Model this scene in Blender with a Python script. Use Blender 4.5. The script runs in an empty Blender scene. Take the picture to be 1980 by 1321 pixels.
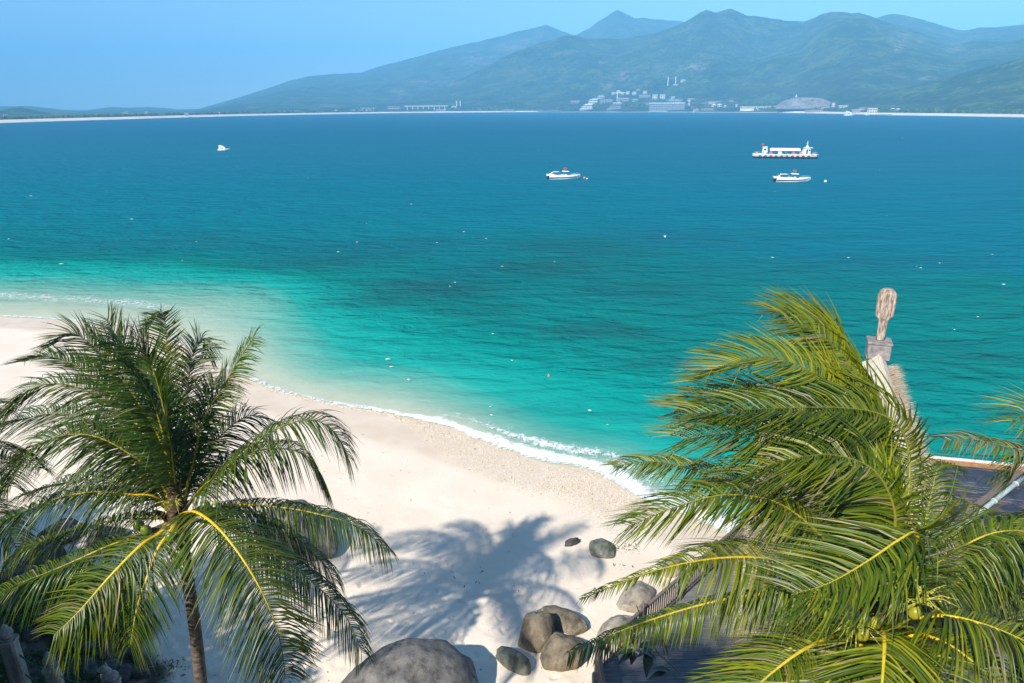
import bpy, bmesh, math, random
import numpy as np
from mathutils import Vector, Matrix, Euler, noise as mnoise

random.seed(7)
rng = np.random.default_rng(11)
SC = bpy.context.scene
COL = SC.collection

# ------------------------------------------------------------------ camera
CAM = np.array([0.0, 0.0, 18.0])
FPX, CX, CY = 1320.0, 990.0, 660.5
PITCH, ROLL = 19.05, -0.30
cam_data = bpy.data.cameras.new('camera')
cam_data.sensor_width = 36.0
cam_data.lens = 24.0
cam_data.clip_start = 0.3
cam_data.clip_end = 40000.0
cam = bpy.data.objects.new('camera', cam_data)
COL.objects.link(cam)
ROT = Matrix.Rotation(math.radians(90 - PITCH), 3, 'X') @ Matrix.Rotation(math.radians(ROLL), 3, 'Z')
cam.matrix_world = Matrix.Translation(Vector(CAM)) @ ROT.to_4x4()
SC.camera = cam

# ------------------------------------------------------------------ sky
SUN_EL = 41.0
SUN_FROM = (-0.59, -0.81)            # the sun stands behind the viewer, to the left
world = bpy.data.worlds.new('World')
SC.world = world
world.use_nodes = True
wn = world.node_tree
wn.nodes.clear()
w_out = wn.nodes.new('ShaderNodeOutputWorld')
w_bg = wn.nodes.new('ShaderNodeBackground')
w_sky = wn.nodes.new('ShaderNodeTexSky')
w_sky.sky_type = 'NISHITA'
w_sky.sun_disc = False
w_sky.sun_elevation = math.radians(SUN_EL)
w_sky.sun_rotation = math.atan2(SUN_FROM[0], SUN_FROM[1])
w_sky.altitude = 500.0
w_sky.air_density = 1.0
w_sky.dust_density = 0.0
w_sky.ozone_density = 2.0
w_bg.inputs['Strength'].default_value = 0.135
w_tint = wn.nodes.new('ShaderNodeMix')
w_tint.data_type = 'RGBA'
w_tint.blend_type = 'MULTIPLY'
w_tint.inputs[0].default_value = 1.0
w_tint.inputs[7].default_value = (0.80, 0.89, 0.97, 1)
wn.links.new(w_sky.outputs[0], w_tint.inputs[6])
wn.links.new(w_tint.outputs[2], w_bg.inputs[0])
wn.links.new(w_bg.outputs[0], w_out.inputs[0])

# ------------------------------------------------------------------ sun
sun_data = bpy.data.lights.new('sun', 'SUN')
sun_data.energy = 5.0
sun_data.angle = math.radians(0.8)
sun_data.color = (1.0, 0.95, 0.86)
sun = bpy.data.objects.new('sun', sun_data)
COL.objects.link(sun)
_d = Vector((SUN_FROM[0], SUN_FROM[1], math.tan(math.radians(SUN_EL)) * math.hypot(*SUN_FROM)))
sun.rotation_euler = _d.to_track_quat('Z', 'Y').to_euler()
sun.location = (-60, -80, 90)

# ------------------------------------------------------------------ exposure, render
SC.view_settings.view_transform = 'Standard'
SC.view_settings.look = 'None'
SC.view_settings.exposure = 0.50
SC.view_settings.gamma = 1.0
SC.view_settings.use_curve_mapping = False
SC.render.engine = 'CYCLES'
SC.cycles.max_bounces = 6
SC.cycles.diffuse_bounces = 3
SC.cycles.glossy_bounces = 3
SC.cycles.transmission_bounces = 3
SC.cycles.volume_bounces = 2
SC.cycles.transparent_max_bounces = 12
SC.cycles.caustics_reflective = False
SC.cycles.caustics_refractive = False
SC.cycles.use_denoising = True

# ------------------------------------------------------------------ helpers
def ray(px, py):
    v = ROT @ Vector(((px - CX) / FPX, -(py - CY) / FPX, -1.0))
    return np.array(v)

def at(px, py, depth):
    """the place seen at a pixel, that many metres deep"""
    return CAM + ray(px, py) * depth

def on(px, py, z=0.0):
    """the place on the level z seen at a pixel"""
    d = ray(px, py)
    return CAM + d * ((z - CAM[2]) / d[2])

def prop(o, label=None, cat=None, group=None, kind=None):
    if label: o['label'] = label
    if cat: o['category'] = cat
    if group: o['group'] = group
    if kind: o['kind'] = kind
    return o

def empty(name, loc=(0, 0, 0), rz=0.0):
    o = bpy.data.objects.new(name, None)
    o.empty_display_size = 0.3
    COL.objects.link(o)
    o.location = loc
    o.rotation_euler = (0, 0, rz)
    return o

def link_mesh(name, me, mat=None, parent=None, loc=None):
    if mat is not None and not me.materials:
        me.materials.append(mat)
    o = bpy.data.objects.new(name, me)
    COL.objects.link(o)
    if parent is not None:
        o.parent = parent
    if loc is not None:
        o.location = loc
    return o

def np_mesh(name, V, F, attrs=None, smooth=False):
    """V (n,3), F (m,k) with one k"""
    me = bpy.data.meshes.new(name)
    V = np.asarray(V, dtype=np.float32)
    F = np.asarray(F, dtype=np.int32)
    k = F.shape[1]
    me.vertices.add(len(V))
    me.vertices.foreach_set('co', V.ravel())
    me.loops.add(F.size)
    me.loops.foreach_set('vertex_index', F.ravel())
    me.polygons.add(len(F))
    me.polygons.foreach_set('loop_start', np.arange(0, F.size, k, dtype=np.int32))
    me.polygons.foreach_set('loop_total', np.full(len(F), k, dtype=np.int32))
    if smooth:
        me.polygons.foreach_set('use_smooth', np.ones(len(F), dtype=bool))
    for an, av in (attrs or {}).items():
        a = me.attributes.new(an, 'FLOAT', 'POINT')
        a.data.foreach_set('value', np.asarray(av, dtype=np.float32).ravel())
    me.update(calc_edges=True)
    me.validate()
    return me

def grid_faces(nr, nc, wrap=False):
    r = np.arange(nr - 1)[:, None]
    c = np.arange(nc if wrap else nc - 1)[None, :]
    c2 = (c + 1) % nc
    f = np.stack([r * nc + c, r * nc + c2, (r + 1) * nc + c2, (r + 1) * nc + c], -1)
    return f.reshape(-1, 4)

class MB:
    """collects plain shapes into one mesh"""
    def __init__(self):
        self.v, self.f = [], []
    def add(self, vs, fs):
        b = len(self.v)
        self.v += [tuple(map(float, p)) for p in vs]
        self.f += [tuple(b + i for i in f) for f in fs]
        return self
    def box(self, x0, x1, y0, y1, z0, z1):
        return self.add([(x0, y0, z0), (x1, y0, z0), (x1, y1, z0), (x0, y1, z0), (x0, y0, z1), (x1, y0, z1), (x1, y1, z1), (x0, y1, z1)],
                        [(0, 3, 2, 1), (4, 5, 6, 7), (0, 1, 5, 4), (1, 2, 6, 5), (2, 3, 7, 6), (3, 0, 4, 7)])
    def hexa(self, bot, top):
        n = len(bot)
        fs = [tuple(reversed(range(n))), tuple(range(n, 2 * n))]
        for i in range(n):
            j = (i + 1) % n
            fs.append((i, j, n + j, n + i))
        return self.add(list(bot) + list(top), fs)
    def prism_y(self, prof, y0, y1):
        """profile in x,z pushed along y"""
        return self.hexa([(p[0], y0, p[1]) for p in prof], [(p[0], y1, p[1]) for p in prof])
    def tube(self, pts, rad, n=8, caps=True):
        P = [Vector(p) for p in pts]
        R = rad if hasattr(rad, '__len__') else [rad] * len(P)
        rings, fs = [], []
        up = Vector((0.03, 0.02, 1))
        for i, p in enumerate(P):
            t = (P[min(i + 1, len(P) - 1)] - P[max(i - 1, 0)])
            t.normalize()
            if abs(t.dot(up.normalized())) > 0.97:
                a = t.cross(Vector((1, 0.1, 0)))
            else:
                a = t.cross(up)
            a.normalize()
            b = t.cross(a)
            for k in range(n):
                ang = 2 * math.pi * k / n
                rings.append(p + (a * math.cos(ang) + b * math.sin(ang)) * R[i])
        for i in range(len(P) - 1):
            for k in range(n):
                k2 = (k + 1) % n
                fs.append((i * n + k, i * n + k2, (i + 1) * n + k2, (i + 1) * n + k))
        if caps:
            fs.append(tuple(reversed(range(n))))
            fs.append(tuple((len(P) - 1) * n + k for k in range(n)))
        return self.add(rings, fs)
    def lathe(self, prof, n=14, c=(0, 0, 0)):
        vs, fs = [], []
        for r, z in prof:
            for k in range(n):
                a = 2 * math.pi * k / n
                vs.append((c[0] + r * math.cos(a), c[1] + r * math.sin(a), c[2] + z))
        for i in range(len(prof) - 1):
            for k in range(n):
                k2 = (k + 1) % n
                fs.append((i * n + k, i * n + k2, (i + 1) * n + k2, (i + 1) * n + k))
        fs.append(tuple(reversed(range(n))))
        fs.append(tuple((len(prof) - 1) * n + k for k in range(n)))
        return self.add(vs, fs)
    def mesh(self, name, smooth=False):
        me = bpy.data.meshes.new(name)
        me.from_pydata(self.v, [], self.f)
        if smooth:
            me.polygons.foreach_set('use_smooth', np.ones(len(me.polygons), dtype=bool))
        me.update()
        return me
    def build(self, name, mat, parent=None, loc=None, smooth=False, bevel=0.0):
        me = self.mesh(name, smooth)
        if bevel > 0:
            bm = bmesh.new(); bm.from_mesh(me)
            bmesh.ops.bevel(bm, geom=list(bm.edges), offset=bevel, segments=1, affect='EDGES', profile=0.5)
            bm.to_mesh(me); bm.free()
        return link_mesh(name, me, mat, parent, loc)

# value noise -------------------------------------------------------
def _hash(ix, iy, seed):
    n = (ix.astype(np.int64) * 374761393 + iy.astype(np.int64) * 668265263 + seed * 974711) & 0x7fffffff
    n = ((n ^ (n >> 13)) * 1274126177) & 0x7fffffff
    n = n ^ (n >> 16)
    return (n & 0xffff) / 65535.0

def vnoise(x, y, seed=0):
    x = np.asarray(x, float); y = np.asarray(y, float)
    ix, iy = np.floor(x), np.floor(y)
    fx, fy = x - ix, y - iy
    ux, uy = fx * fx * (3 - 2 * fx), fy * fy * (3 - 2 * fy)
    a = _hash(ix, iy, seed); b = _hash(ix + 1, iy, seed)
    c = _hash(ix, iy + 1, seed); d = _hash(ix + 1, iy + 1, seed)
    return (a + (b - a) * ux) * (1 - uy) + (c + (d - c) * ux) * uy

def fbm(x, y, seed=0, octv=4):
    s, amp, tot = 0.0, 1.0, 0.0
    for o in range(octv):
        s = s + amp * (vnoise(x * 2 ** o, y * 2 ** o, seed + o * 17) - 0.5)
        tot += amp
        amp *= 0.5
    return 2 * s / tot                       # about -1..1

def smooth01(x, a, b):
    t = np.clip((np.asarray(x, float) - a) / (b - a), 0, 1)
    return t * t * (3 - 2 * t)

# materials ---------------------------------------------------------
class NT:
    def __init__(self, name):
        self.m = bpy.data.materials.new(name)
        self.m.use_nodes = True
        self.t = self.m.node_tree
        self.t.nodes.clear()
        self.out = self.n('ShaderNodeOutputMaterial')
    def n(self, kind, **kw):
        o = self.t.nodes.new(kind)
        for k, v in kw.items():
            setattr(o, k, v)
        return o
    def l(self, a, b):
        self.t.links.new(a, b)
    def coord(self, which='Object'):
        return self.n('ShaderNodeTexCoord').outputs[which]
    def mapping(self, vec, scale=(1, 1, 1), rot=(0, 0, 0)):
        m = self.n('ShaderNodeMapping')
        m.inputs['Scale'].default_value = scale
        m.inputs['Rotation'].default_value = rot
        self.l(vec, m.inputs['Vector'])
        return m.outputs[0]
    def noise(self, vec, scale, detail=4, rough=0.55, out='Fac', dist=0.0):
        o = self.n('ShaderNodeTexNoise')
        o.inputs['Scale'].default_value = scale
        o.inputs['Detail'].default_value = detail
        o.inputs['Roughness'].default_value = rough
        o.inputs['Distortion'].default_value = dist
        self.l(vec, o.inputs['Vector'])
        return o.outputs[out]
    def ramp(self, fac, stops, interp='LINEAR'):
        r = self.n('ShaderNodeValToRGB')
        cr = r.color_ramp
        cr.interpolation = interp
        while len(cr.elements) > 1:
            cr.elements.remove(cr.elements[-1])
        cr.elements[0].position = stops[0][0]
        cr.elements[0].color = tuple(stops[0][1]) + (1,)
        for p, c in stops[1:]:
            e = cr.elements.new(p)
            e.color = tuple(c) + (1,)
        self.l(fac, r.inputs[0])
        return r.outputs[0]
    def math(self, op, a, b=None, c=None, clamp=False):
        o = self.n('ShaderNodeMath', operation=op)
        o.use_clamp = clamp
        for i, x in enumerate((a, b, c)):
            if x is None: continue
            if hasattr(x, 'default_value') or hasattr(x, 'is_linked'):
                self.l(x, o.inputs[i])
            else:
                o.inputs[i].default_value = x
        return o.outputs[0]
    def mix(self, fac, a, b, blend='MIX'):
        o = self.n('ShaderNodeMix', data_type='RGBA', blend_type=blend)
        for s, x in ((o.inputs[0], fac), (o.inputs[6], a), (o.inputs[7], b)):
            if hasattr(x, 'is_linked'):
                self.l(x, s)
            elif isinstance(x, (int, float)):
                s.default_value = x
            else:
                s.default_value = tuple(x) + (1,)
        return o.outputs[2]
    def attr(self, name):
        return self.n('ShaderNodeAttribute', attribute_name=name).outputs['Fac']
    def bump(self, h, strength=0.5, dist=0.05, prev=None):
        b = self.n('ShaderNodeBump')
        b.inputs['Strength'].default_value = strength
        b.inputs['Distance'].default_value = dist
        self.l(h, b.inputs['Height'])
        if prev is not None:
            self.l(prev, b.inputs['Normal'])
        return b.outputs[0]
    def bsdf(self, color, rough=0.7, spec=0.5, metal=0.0, normal=None):
        p = self.n('ShaderNodeBsdfPrincipled')
        for s, x in ((p.inputs['Base Color'], color), (p.inputs['Roughness'], rough)):
            if hasattr(x, 'is_linked'):
                self.l(x, s)
            elif s.name == 'Roughness':
                s.default_value = x
            else:
                s.default_value = tuple(x) + (1,)
        p.inputs['Specular IOR Level'].default_value = spec
        p.inputs['Metallic'].default_value = metal
        if normal is not None:
            self.l(normal, p.inputs['Normal'])
        return p.outputs[0]
    def done(self, shader):
        self.l(shader, self.out.inputs['Surface'])
        return self.m

def pmat(name, c1, c2, scale=6.0, rough=0.7, spec=0.4, bump=0.2, bdist=0.02, metal=0.0, lo=0.35, hi=0.65, stretch=(1, 1, 1), detail=5):
    t = NT(name)
    v = t.mapping(t.coord(), stretch)
    f = t.noise(v, scale, detail)
    col = t.ramp(f, [(lo, c1), (hi, c2)])
    nm = t.bump(t.noise(v, scale * 2.3, 4), bump, bdist) if bump > 0 else None
    return t.done(t.bsdf(col, rough, spec, metal, nm))

# ================================================================== the beach and the sea
SHORE_PX = [(-420, 596), (-200, 604), (0, 612), (110, 619), (270, 634), (340, 660), (430, 712), (520, 752), (650, 784), (760, 801),
            (880, 828), (960, 864), (1060, 897), (1150, 910), (1200, 942), (1260, 975), (1360, 1010)]
SH = [on(px, py, 0.0)[:2] for px, py in SHORE_PX]
SH = [(SH[0][0] - 300, SH[0][1] + 60)] + [tuple(p) for p in SH] + [(14.0, 21.5), (24.0, 20.5), (60.0, 12.0), (300.0, -60.0)]
SH = np.array(SH)

def shore_dist(x, y):
    """signed distance to the water line, positive on land"""
    x = np.asarray(x, float); y = np.asarray(y, float)
    best = np.full(x.shape, 1e9)
    sgn = np.ones(x.shape)
    for i in range(len(SH) - 1):
        ax, ay = SH[i]; bx, by = SH[i + 1]
        dx, dy = bx - ax, by - ay
        L2 = dx * dx + dy * dy
        t = np.clip(((x - ax) * dx + (y - ay) * dy) / L2, 0, 1)
        ex, ey = x - (ax + t * dx), y - (ay + t * dy)
        d = ex * ex + ey * ey
        cr = dx * (y - ay) - dy * (x - ax)          # >0 left of the line = sea side
        upd = d < best
        best = np.where(upd, d, best)
        sgn = np.where(upd, np.where(cr > 0, -1.0, 1.0), sgn)
    return np.sqrt(best) * sgn

def bank_rise(x, y):
    """rocky bank on the left and the slope below the viewpoint"""
    d = (-0.84) * (x + 7.8) + (-0.54) * (y - 12.0)
    d = np.minimum(d, 0.9 * (24.0 - y + 0.12 * x))
    left = np.clip(d, 0, None) * 0.42 * smooth01(d, 0, 2.5)
    start = 12.0 - 6.5 * smooth01(x, -2.5, 1.5)
    d2 = np.clip(start - y, 0, None)
    near = d2 * 0.85 * smooth01(d2, 0, 2.0)
    return np.minimum(np.maximum(left, near), 15.0)

def ground_z(x, y):
    s = shore_dist(x, y)
    land = np.where(s < 14, 0.085 * s, 1.19 + 0.035 * (s - 14))
    land = np.minimum(land, 2.2)
    sea = np.maximum(0.11 * s, -4.0)
    z = np.where(s > 0, land, sea)
    z = z + bank_rise(x, y) * (s > 0)
    return z

# foot prints walked across the sand
STEPS = []
def walk(pts, step=0.62):
    P = [on(px, py, 1.35)[:2] for px, py in pts]
    k = 0
    for a, b in zip(P[:-1], P[1:]):
        L = np.hypot(*(b - a)); u = (b - a) / L
        n = max(1, int(L / step))
        for i in range(n):
            q = a + u * step * i + np.array([-u[1], u[0]]) * (0.11 if k % 2 else -0.11) + rng.normal(0, 0.03, 2)
            STEPS.append((q[0], q[1], math.atan2(u[1], u[0]) + rng.normal(0, 0.15)))
            k += 1
walk([(770, 1165), (860, 1142), (960, 1182), (1010, 1240)])
walk([(760, 1190), (850, 1215), (905, 1262), (945, 1290)])
walk([(800, 1240), (860, 1260), (960, 1262), (1020, 1250)])
walk([(830, 1110), (850, 1160), (905, 1230), (930, 1320)], 0.7)
walk([(1075, 1300), (1020, 1315), (960, 1325)])
walk([(740, 1040), (690, 1120), (640, 1210)], 0.75)
walk([(560, 1180), (600, 1240), (570, 1310)], 0.5)
walk([(480, 1120), (470, 1220), (430, 1300)], 0.5)
walk([(610, 1180), (650, 1210), (700, 1230)], 0.5)

def build_beach():
    us = np.concatenate([np.linspace(-1.6, -0.52, 70), np.linspace(-0.515, 0.36, 430), np.linspace(0.365, 1.5, 70)])
    ys = np.concatenate([np.linspace(-14, 13.6, 60), np.linspace(13.65, 27, 235), 27 + 125 * np.linspace(0.004, 1, 150) ** 1.6])
    U, Y = np.meshgrid(us, ys)
    X = U * (np.maximum(Y, 6) + 7)
    Z = ground_z(X, Y)
    S = shore_dist(X, Y)
    dry = smooth01(S, 3.5, 7)
    Z += 0.05 * fbm(X * 0.35, Y * 0.35, 3, 3) * smooth01(S, 1, 6)
    trod = dry * np.clip(0.35 + smooth01(22 - Y + 0.25 * -X, -2, 6) * 0.9, 0, 1)
    Z += 0.030 * fbm(X * 2.3, Y * 2.3, 5, 3) * trod
    # trodden hollows in the sand close to the palm
    lump = np.clip(fbm(X * 1.7 + 9, Y * 1.7, 8, 2), -1, 0.1)
    Z += 0.07 * lump * smooth01(-X, 2.0, 6.0) * smooth01(23 - Y, 0, 3.5) * dry
    flat = Z.ravel(); fx = X.ravel(); fy = Y.ravel()
    for (sx, sy, a) in STEPS:
        m = np.where((np.abs(fx - sx) < 0.4) & (np.abs(fy - sy) < 0.4))[0]
        if not len(m): continue
        ca, sa = math.cos(a), math.sin(a)
        lx = ((fx[m] - sx) * ca + (fy[m] - sy) * sa) / 0.17
        ly = (-(fx[m] - sx) * sa + (fy[m] - sy) * ca) / 0.085
        r = np.sqrt(lx * lx + ly * ly)
        flat[m] += -0.06 * np.exp(-r ** 3) + 0.009 * np.exp(-((r - 1.45) / 0.35) ** 2)
    # colour fields that belong to the ground itself
    wetw = 2.6 + 1.2 * smooth01(-X, -2, 22) + 0.5 * fbm(X * 0.25, Y * 0.25, 31, 2) + 1.2 * np.exp(-((X + 6) / 6) ** 2)
    wet = 1 - smooth01(S, wetw * 0.85, wetw * 1.08)
    g0 = np.exp(-((X - 2.0) / 7.5) ** 4)
    rub = smooth01(S, 0.15, 0.6) * (1 - smooth01(S + 0.7 * fbm(X * 0.5, Y * 0.5, 77, 3), 3.0 * g0 + 0.1, 3.8 * g0 + 0.5)) * g0
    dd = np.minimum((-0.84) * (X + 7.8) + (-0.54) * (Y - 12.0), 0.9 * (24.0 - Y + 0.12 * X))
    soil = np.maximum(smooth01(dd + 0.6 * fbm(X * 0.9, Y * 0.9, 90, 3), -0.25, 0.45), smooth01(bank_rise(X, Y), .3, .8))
    V = np.stack([X, Y, Z], -1).reshape(-1, 3)
    me = np_mesh('beach', V, grid_faces(len(ys), len(us)), {'wet': wet, 'rubble': rub, 'soil': soil}, smooth=True)
    t = NT('sand')
    co = t.coord()
    grain = t.noise(co, 60, 3, 0.7)
    big = t.noise(co, 0.35, 4)
    base = t.ramp(big, [(0.3, (0.74, 0.605, 0.465)), (0.7, (0.82, 0.70, 0.56))])
    base = t.mix(0.14, base, t.ramp(grain, [(0.3, (0.45, 0.34, 0.25)), (0.7, (0.9, 0.8, 0.68))]))
    fleck = t.ramp(t.noise(co, 9.0, 2, 0.6), [(0.68, (0, 0, 0)), (0.74, (1, 1, 1))])
    base = t.mix(t.math('MULTIPLY', fleck, 0.28), base, (0.52, 0.40, 0.29))
    wetc = t.ramp(t.noise(co, 0.6, 4), [(0.35, (0.66, 0.51, 0.37)), (0.65, (0.73, 0.585, 0.44))])
    col = t.mix(t.attr('wet'), base, wetc)
    vor = t.n('ShaderNodeTexVoronoi'); vor.inputs['Scale'].default_value = 24
    t.l(co, vor.inputs['Vector'])
    rc = t.ramp(vor.outputs['Color'], [(0.08, (0.40, 0.31, 0.22)), (0.32, (0.68, 0.56, 0.42)), (0.85, (0.84, 0.74, 0.59))])
    col = t.mix(t.math('MULTIPLY', t.attr('rubble'), 0.6), col, rc)
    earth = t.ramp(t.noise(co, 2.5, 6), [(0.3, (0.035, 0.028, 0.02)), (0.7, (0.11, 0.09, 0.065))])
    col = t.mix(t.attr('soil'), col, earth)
    h = t.math('ADD', t.noise(co, 14, 4), t.math('MULTIPLY', t.math('MULTIPLY', vor.outputs['Distance'], t.attr('rubble')), 1.5))
    nm = t.bump(h, 0.35, 0.03)
    rough = t.ramp(t.attr('wet'), [(0.0, (0.9,) * 3), (1.0, (0.42,) * 3)])
    m = t.done(t.bsdf(col, rough, 0.25, 0, nm))
    o = link_mesh('beach', me, m)
    prop(o, 'pale cream sand beach curving along the turquoise water', kind='structure')
    return o
build_beach()

# far shore: where the water line of the mainland lies
FAR_PX = [(-900, 262), (-400, 250), (0, 238), (250, 230.5), (500, 223.5), (750, 219), (1000, 217), (1250, 217), (1420, 217.5), (1560, 219), (1700, 222.5), (1980, 227), (2400, 234), (2900, 244)]
FAR = [on(px, py, 0.0) for px, py in FAR_PX]
FAR_AZ = np.array([math.atan2(p[0], p[1]) for p in FAR])
FAR_R = np.array([math.hypot(p[0], p[1]) for p in FAR])
def far_r(az):
    return np.interp(az, FAR_AZ, FAR_R)

def build_sea():
    us = np.concatenate([np.linspace(-4, -1.3, 16), np.linspace(-1.25, 1.25, 380), np.linspace(1.3, 4, 16)])
    ys = np.concatenate([np.linspace(12, 60, 260), 60 * (60.0) ** np.linspace(0.006, 1, 170), [4500, 7500]])
    U, Y = np.meshgrid(us, ys)
    X = U * (Y + 6)
    S = -shore_dist(X, Y)                        # metres out from the water line
    S = np.maximum(S, 0)
    # how quickly the bottom falls away: a wide shallow shelf on the left, a steep one on the right
    wob = 1 + 0.22 * fbm(X * 0.07, Y * 0.11, 41, 3)
    Sd = S * wob
    left = np.interp(Sd, [0, 5, 10, 14, 18, 24, 34, 60], [0, 1.0, 2.1, 3.6, 6.5, 14, 34, 60])
    mid = np.interp(Sd, [0, 3, 6, 11, 20, 30, 60], [0, 1.2, 2.9, 5.6, 11, 19, 60])
    right = np.interp(Sd, [0, 1.5, 4, 8, 14, 25, 45, 80], [0, 1.6, 3.6, 6.2, 9.5, 13.0, 18, 60])
    a = smooth01(-X, 12, 26); b = smooth01(X, -10, 4)
    D = left * a + (1 - a) * (mid * (1 - b) + right * b)
    far_right = smooth01(X / (Y + 10), 0.25, 0.62)
    D = np.where(D < 60, D - far_right * np.clip(D - 11, 0, 12) * 0.6, D)
    D = np.where(S > 60, 60 + (S - 60), D)
    reef = np.zeros_like(X)
    for px, py, rx, ry, w in [(820, 560, 9, 4.5, 0.9), (700, 585, 6, 3, 0.55), (1145, 640, 4.3, 1.9, 0.95), (1215, 655, 2.5, 1.2, .5), (930, 600, 5, 2.5, .5),
                              (1050, 520, 14, 6, 0.6), (1250, 560, 9, 5, 0.55), (1500, 520, 13, 6, 0.45), (640, 500, 12, 6, 0.5), (1330, 700, 6, 2.2, 0.35), (620, 515, 5, 2, .5),
                              (1100, 480, 16, 8, 0.5), (1720, 505, 12, 5, 0.35), (1420, 590, 10, 4, 0.3), (330, 470, 18, 8, 0.4), (1850, 690, 5, 2, .25), (760, 480, 20, 9, .4), (1290, 460, 22, 9, .35)]:
        c = on(px, py, 0.0)
        reef = np.maximum(reef, w * np.exp(-(((X - c[0]) / rx) ** 2 + ((Y - c[1]) / ry) ** 2) ** 1.3))
    reef *= 0.55 + 0.45 * (0.5 + fbm(X * 0.25, Y * 0.35, 61, 4))
    # gentle swell
    near = 1 - smooth01(Y, 90, 200)
    wx = X + 1.5 * fbm(X * 0.12, Y * 0.12, 5, 2); wy = Y + 1.2 * fbm(X * 0.1 + 7, Y * 0.1, 6, 2)
    ph = wx * 0.42 + wy * 1.25
    Z = 0.035 * np.sin(ph * 1.9 + 2.2 * fbm(wx * 0.2, wy * 0.2, 9, 2)) * near * smooth01(S, 2, 9)
    V = np.stack([X, Y, Z], -1).reshape(-1, 3)
    me = np_mesh('sea', V, grid_faces(len(ys), len(us)), {'depth': D, 'reef': reef, 'out': S}, smooth=True)
    t = NT('sea_water')
    co = t.coord('Object')
    d = t.attr('depth')
    # depth 0..~400 onto 0..1 by a root
    f = t.math('POWER', t.math('DIVIDE', d, 400.0, clamp=True), 0.35)
    def pos(x): return min(1.0, (x / 400.0) ** 0.35)
    col = t.ramp(f, [(0.0, (0.60, 0.68, 0.57)), (pos(0.7), (0.36, 0.62, 0.52)), (pos(2.0), (0.13, 0.45, 0.37)), (pos(4.0), (0.010, 0.33, 0.275)), (pos(7.5), (0.001, 0.245, 0.208)),
                     (pos(12), (0.001, 0.168, 0.150)), (pos(20), (0.0, 0.148, 0.152)), (pos(40), (0.0, 0.148, 0.182)), (pos(120), (0.0, 0.142, 0.208)), (1.0, (0.0, 0.124, 0.215))])
    patch = t.noise(t.mapping(co, (1, 1.6, 1)), 0.06, 5, 0.6)
    col = t.mix(t.math('MULTIPLY', t.attr('reef'), t.ramp(patch, [(0.25, (0.45,) * 3), (0.6, (1.0,) * 3)])), col, (0.012, 0.070, 0.088))
    # the ripples: three sizes, long across the wind
    v1 = t.mapping(co, (0.55, 1.35, 1), (0, 0, math.radians(-17)))
    v2 = t.mapping(co, (0.75, 1.25, 1), (0, 0, math.radians(14)))
    n1 = t.noise(v1, 0.38, 3, 0.5, dist=0.4)
    n2 = t.noise(v2, 1.15, 4, 0.6, dist=0.5)
    n3 = t.noise(v1, 4.2, 3, 0.6)
    calm = t.ramp(t.math('DIVIDE', t.attr('out'), 14.0, clamp=True), [(0.0, (0.08,) * 3), (0.35, (0.45,) * 3), (1.0, (1,) * 3)])
    nm = t.bump(t.math('MULTIPLY', n1, calm), 0.9, 1.2)
    nm = t.bump(t.math('MULTIPLY', n2, calm), 0.85, 0.40, nm)
    nm = t.bump(t.math('MULTIPLY', n3, calm), 0.7, 0.05, nm)
    rg = t.ramp(t.math('DIVIDE', t.attr('out'), 220.0, clamp=True), [(0.0, (0.14,) * 3), (0.2, (0.27,) * 3), (1.0, (0.6,) * 3)])
    streak = t.noise(t.mapping(co, (0.25, 1.3, 1), (0, 0, math.radians(-12))), 0.16, 5, 0.65, dist=0.6)
    col = t.mix(1.0, col, t.ramp(streak, [(0.3, (0.84, 0.88, 0.90)), (0.7, (1.12, 1.08, 1.06))]), 'MULTIPLY')
    df = t.n('ShaderNodeBsdfDiffuse'); t.l(col, df.inputs['Color']); t.l(nm, df.inputs['Normal'])
    gl = t.n('ShaderNodeBsdfGlossy'); t.l(rg, gl.inputs['Roughness']); t.l(nm, gl.inputs['Normal'])
    fr = t.n('ShaderNodeFresnel'); fr.inputs['IOR'].default_value = 1.33; t.l(nm, fr.inputs['Normal'])
    mw = t.n('ShaderNodeMixShader')
    # a choppy sea mirrors far less of the sky than a flat sheet would
    t.l(t.math('MINIMUM', t.math('MULTIPLY', fr.outputs[0], 0.5), 0.04), mw.inputs[0]); t.l(df.outputs[0], mw.inputs[1]); t.l(gl.outputs[0], mw.inputs[2])
    sh = mw.outputs[0]
    tr = t.n('ShaderNodeBsdfTransparent')
    tr.inputs[0].default_value = (0.93, 1.0, 0.97, 1)
    mx = t.n('ShaderNodeMixShader')
    alpha = t.ramp(f, [(0.0, (0.05,) * 3), (pos(0.5), (0.22,) * 3), (pos(1.8), (0.62,) * 3), (pos(4.5), (0.95,) * 3), (pos(7), (1,) * 3)])
    t.l(alpha, mx.inputs[0]); t.l(tr.outputs[0], mx.inputs[1]); t.l(sh, mx.inputs[2])
    m = t.done(mx.outputs[0])
    o = link_mesh('sea', me, m)
    prop(o, 'turquoise to deep blue sea with small ripples', kind='structure')
build_sea()

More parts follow.
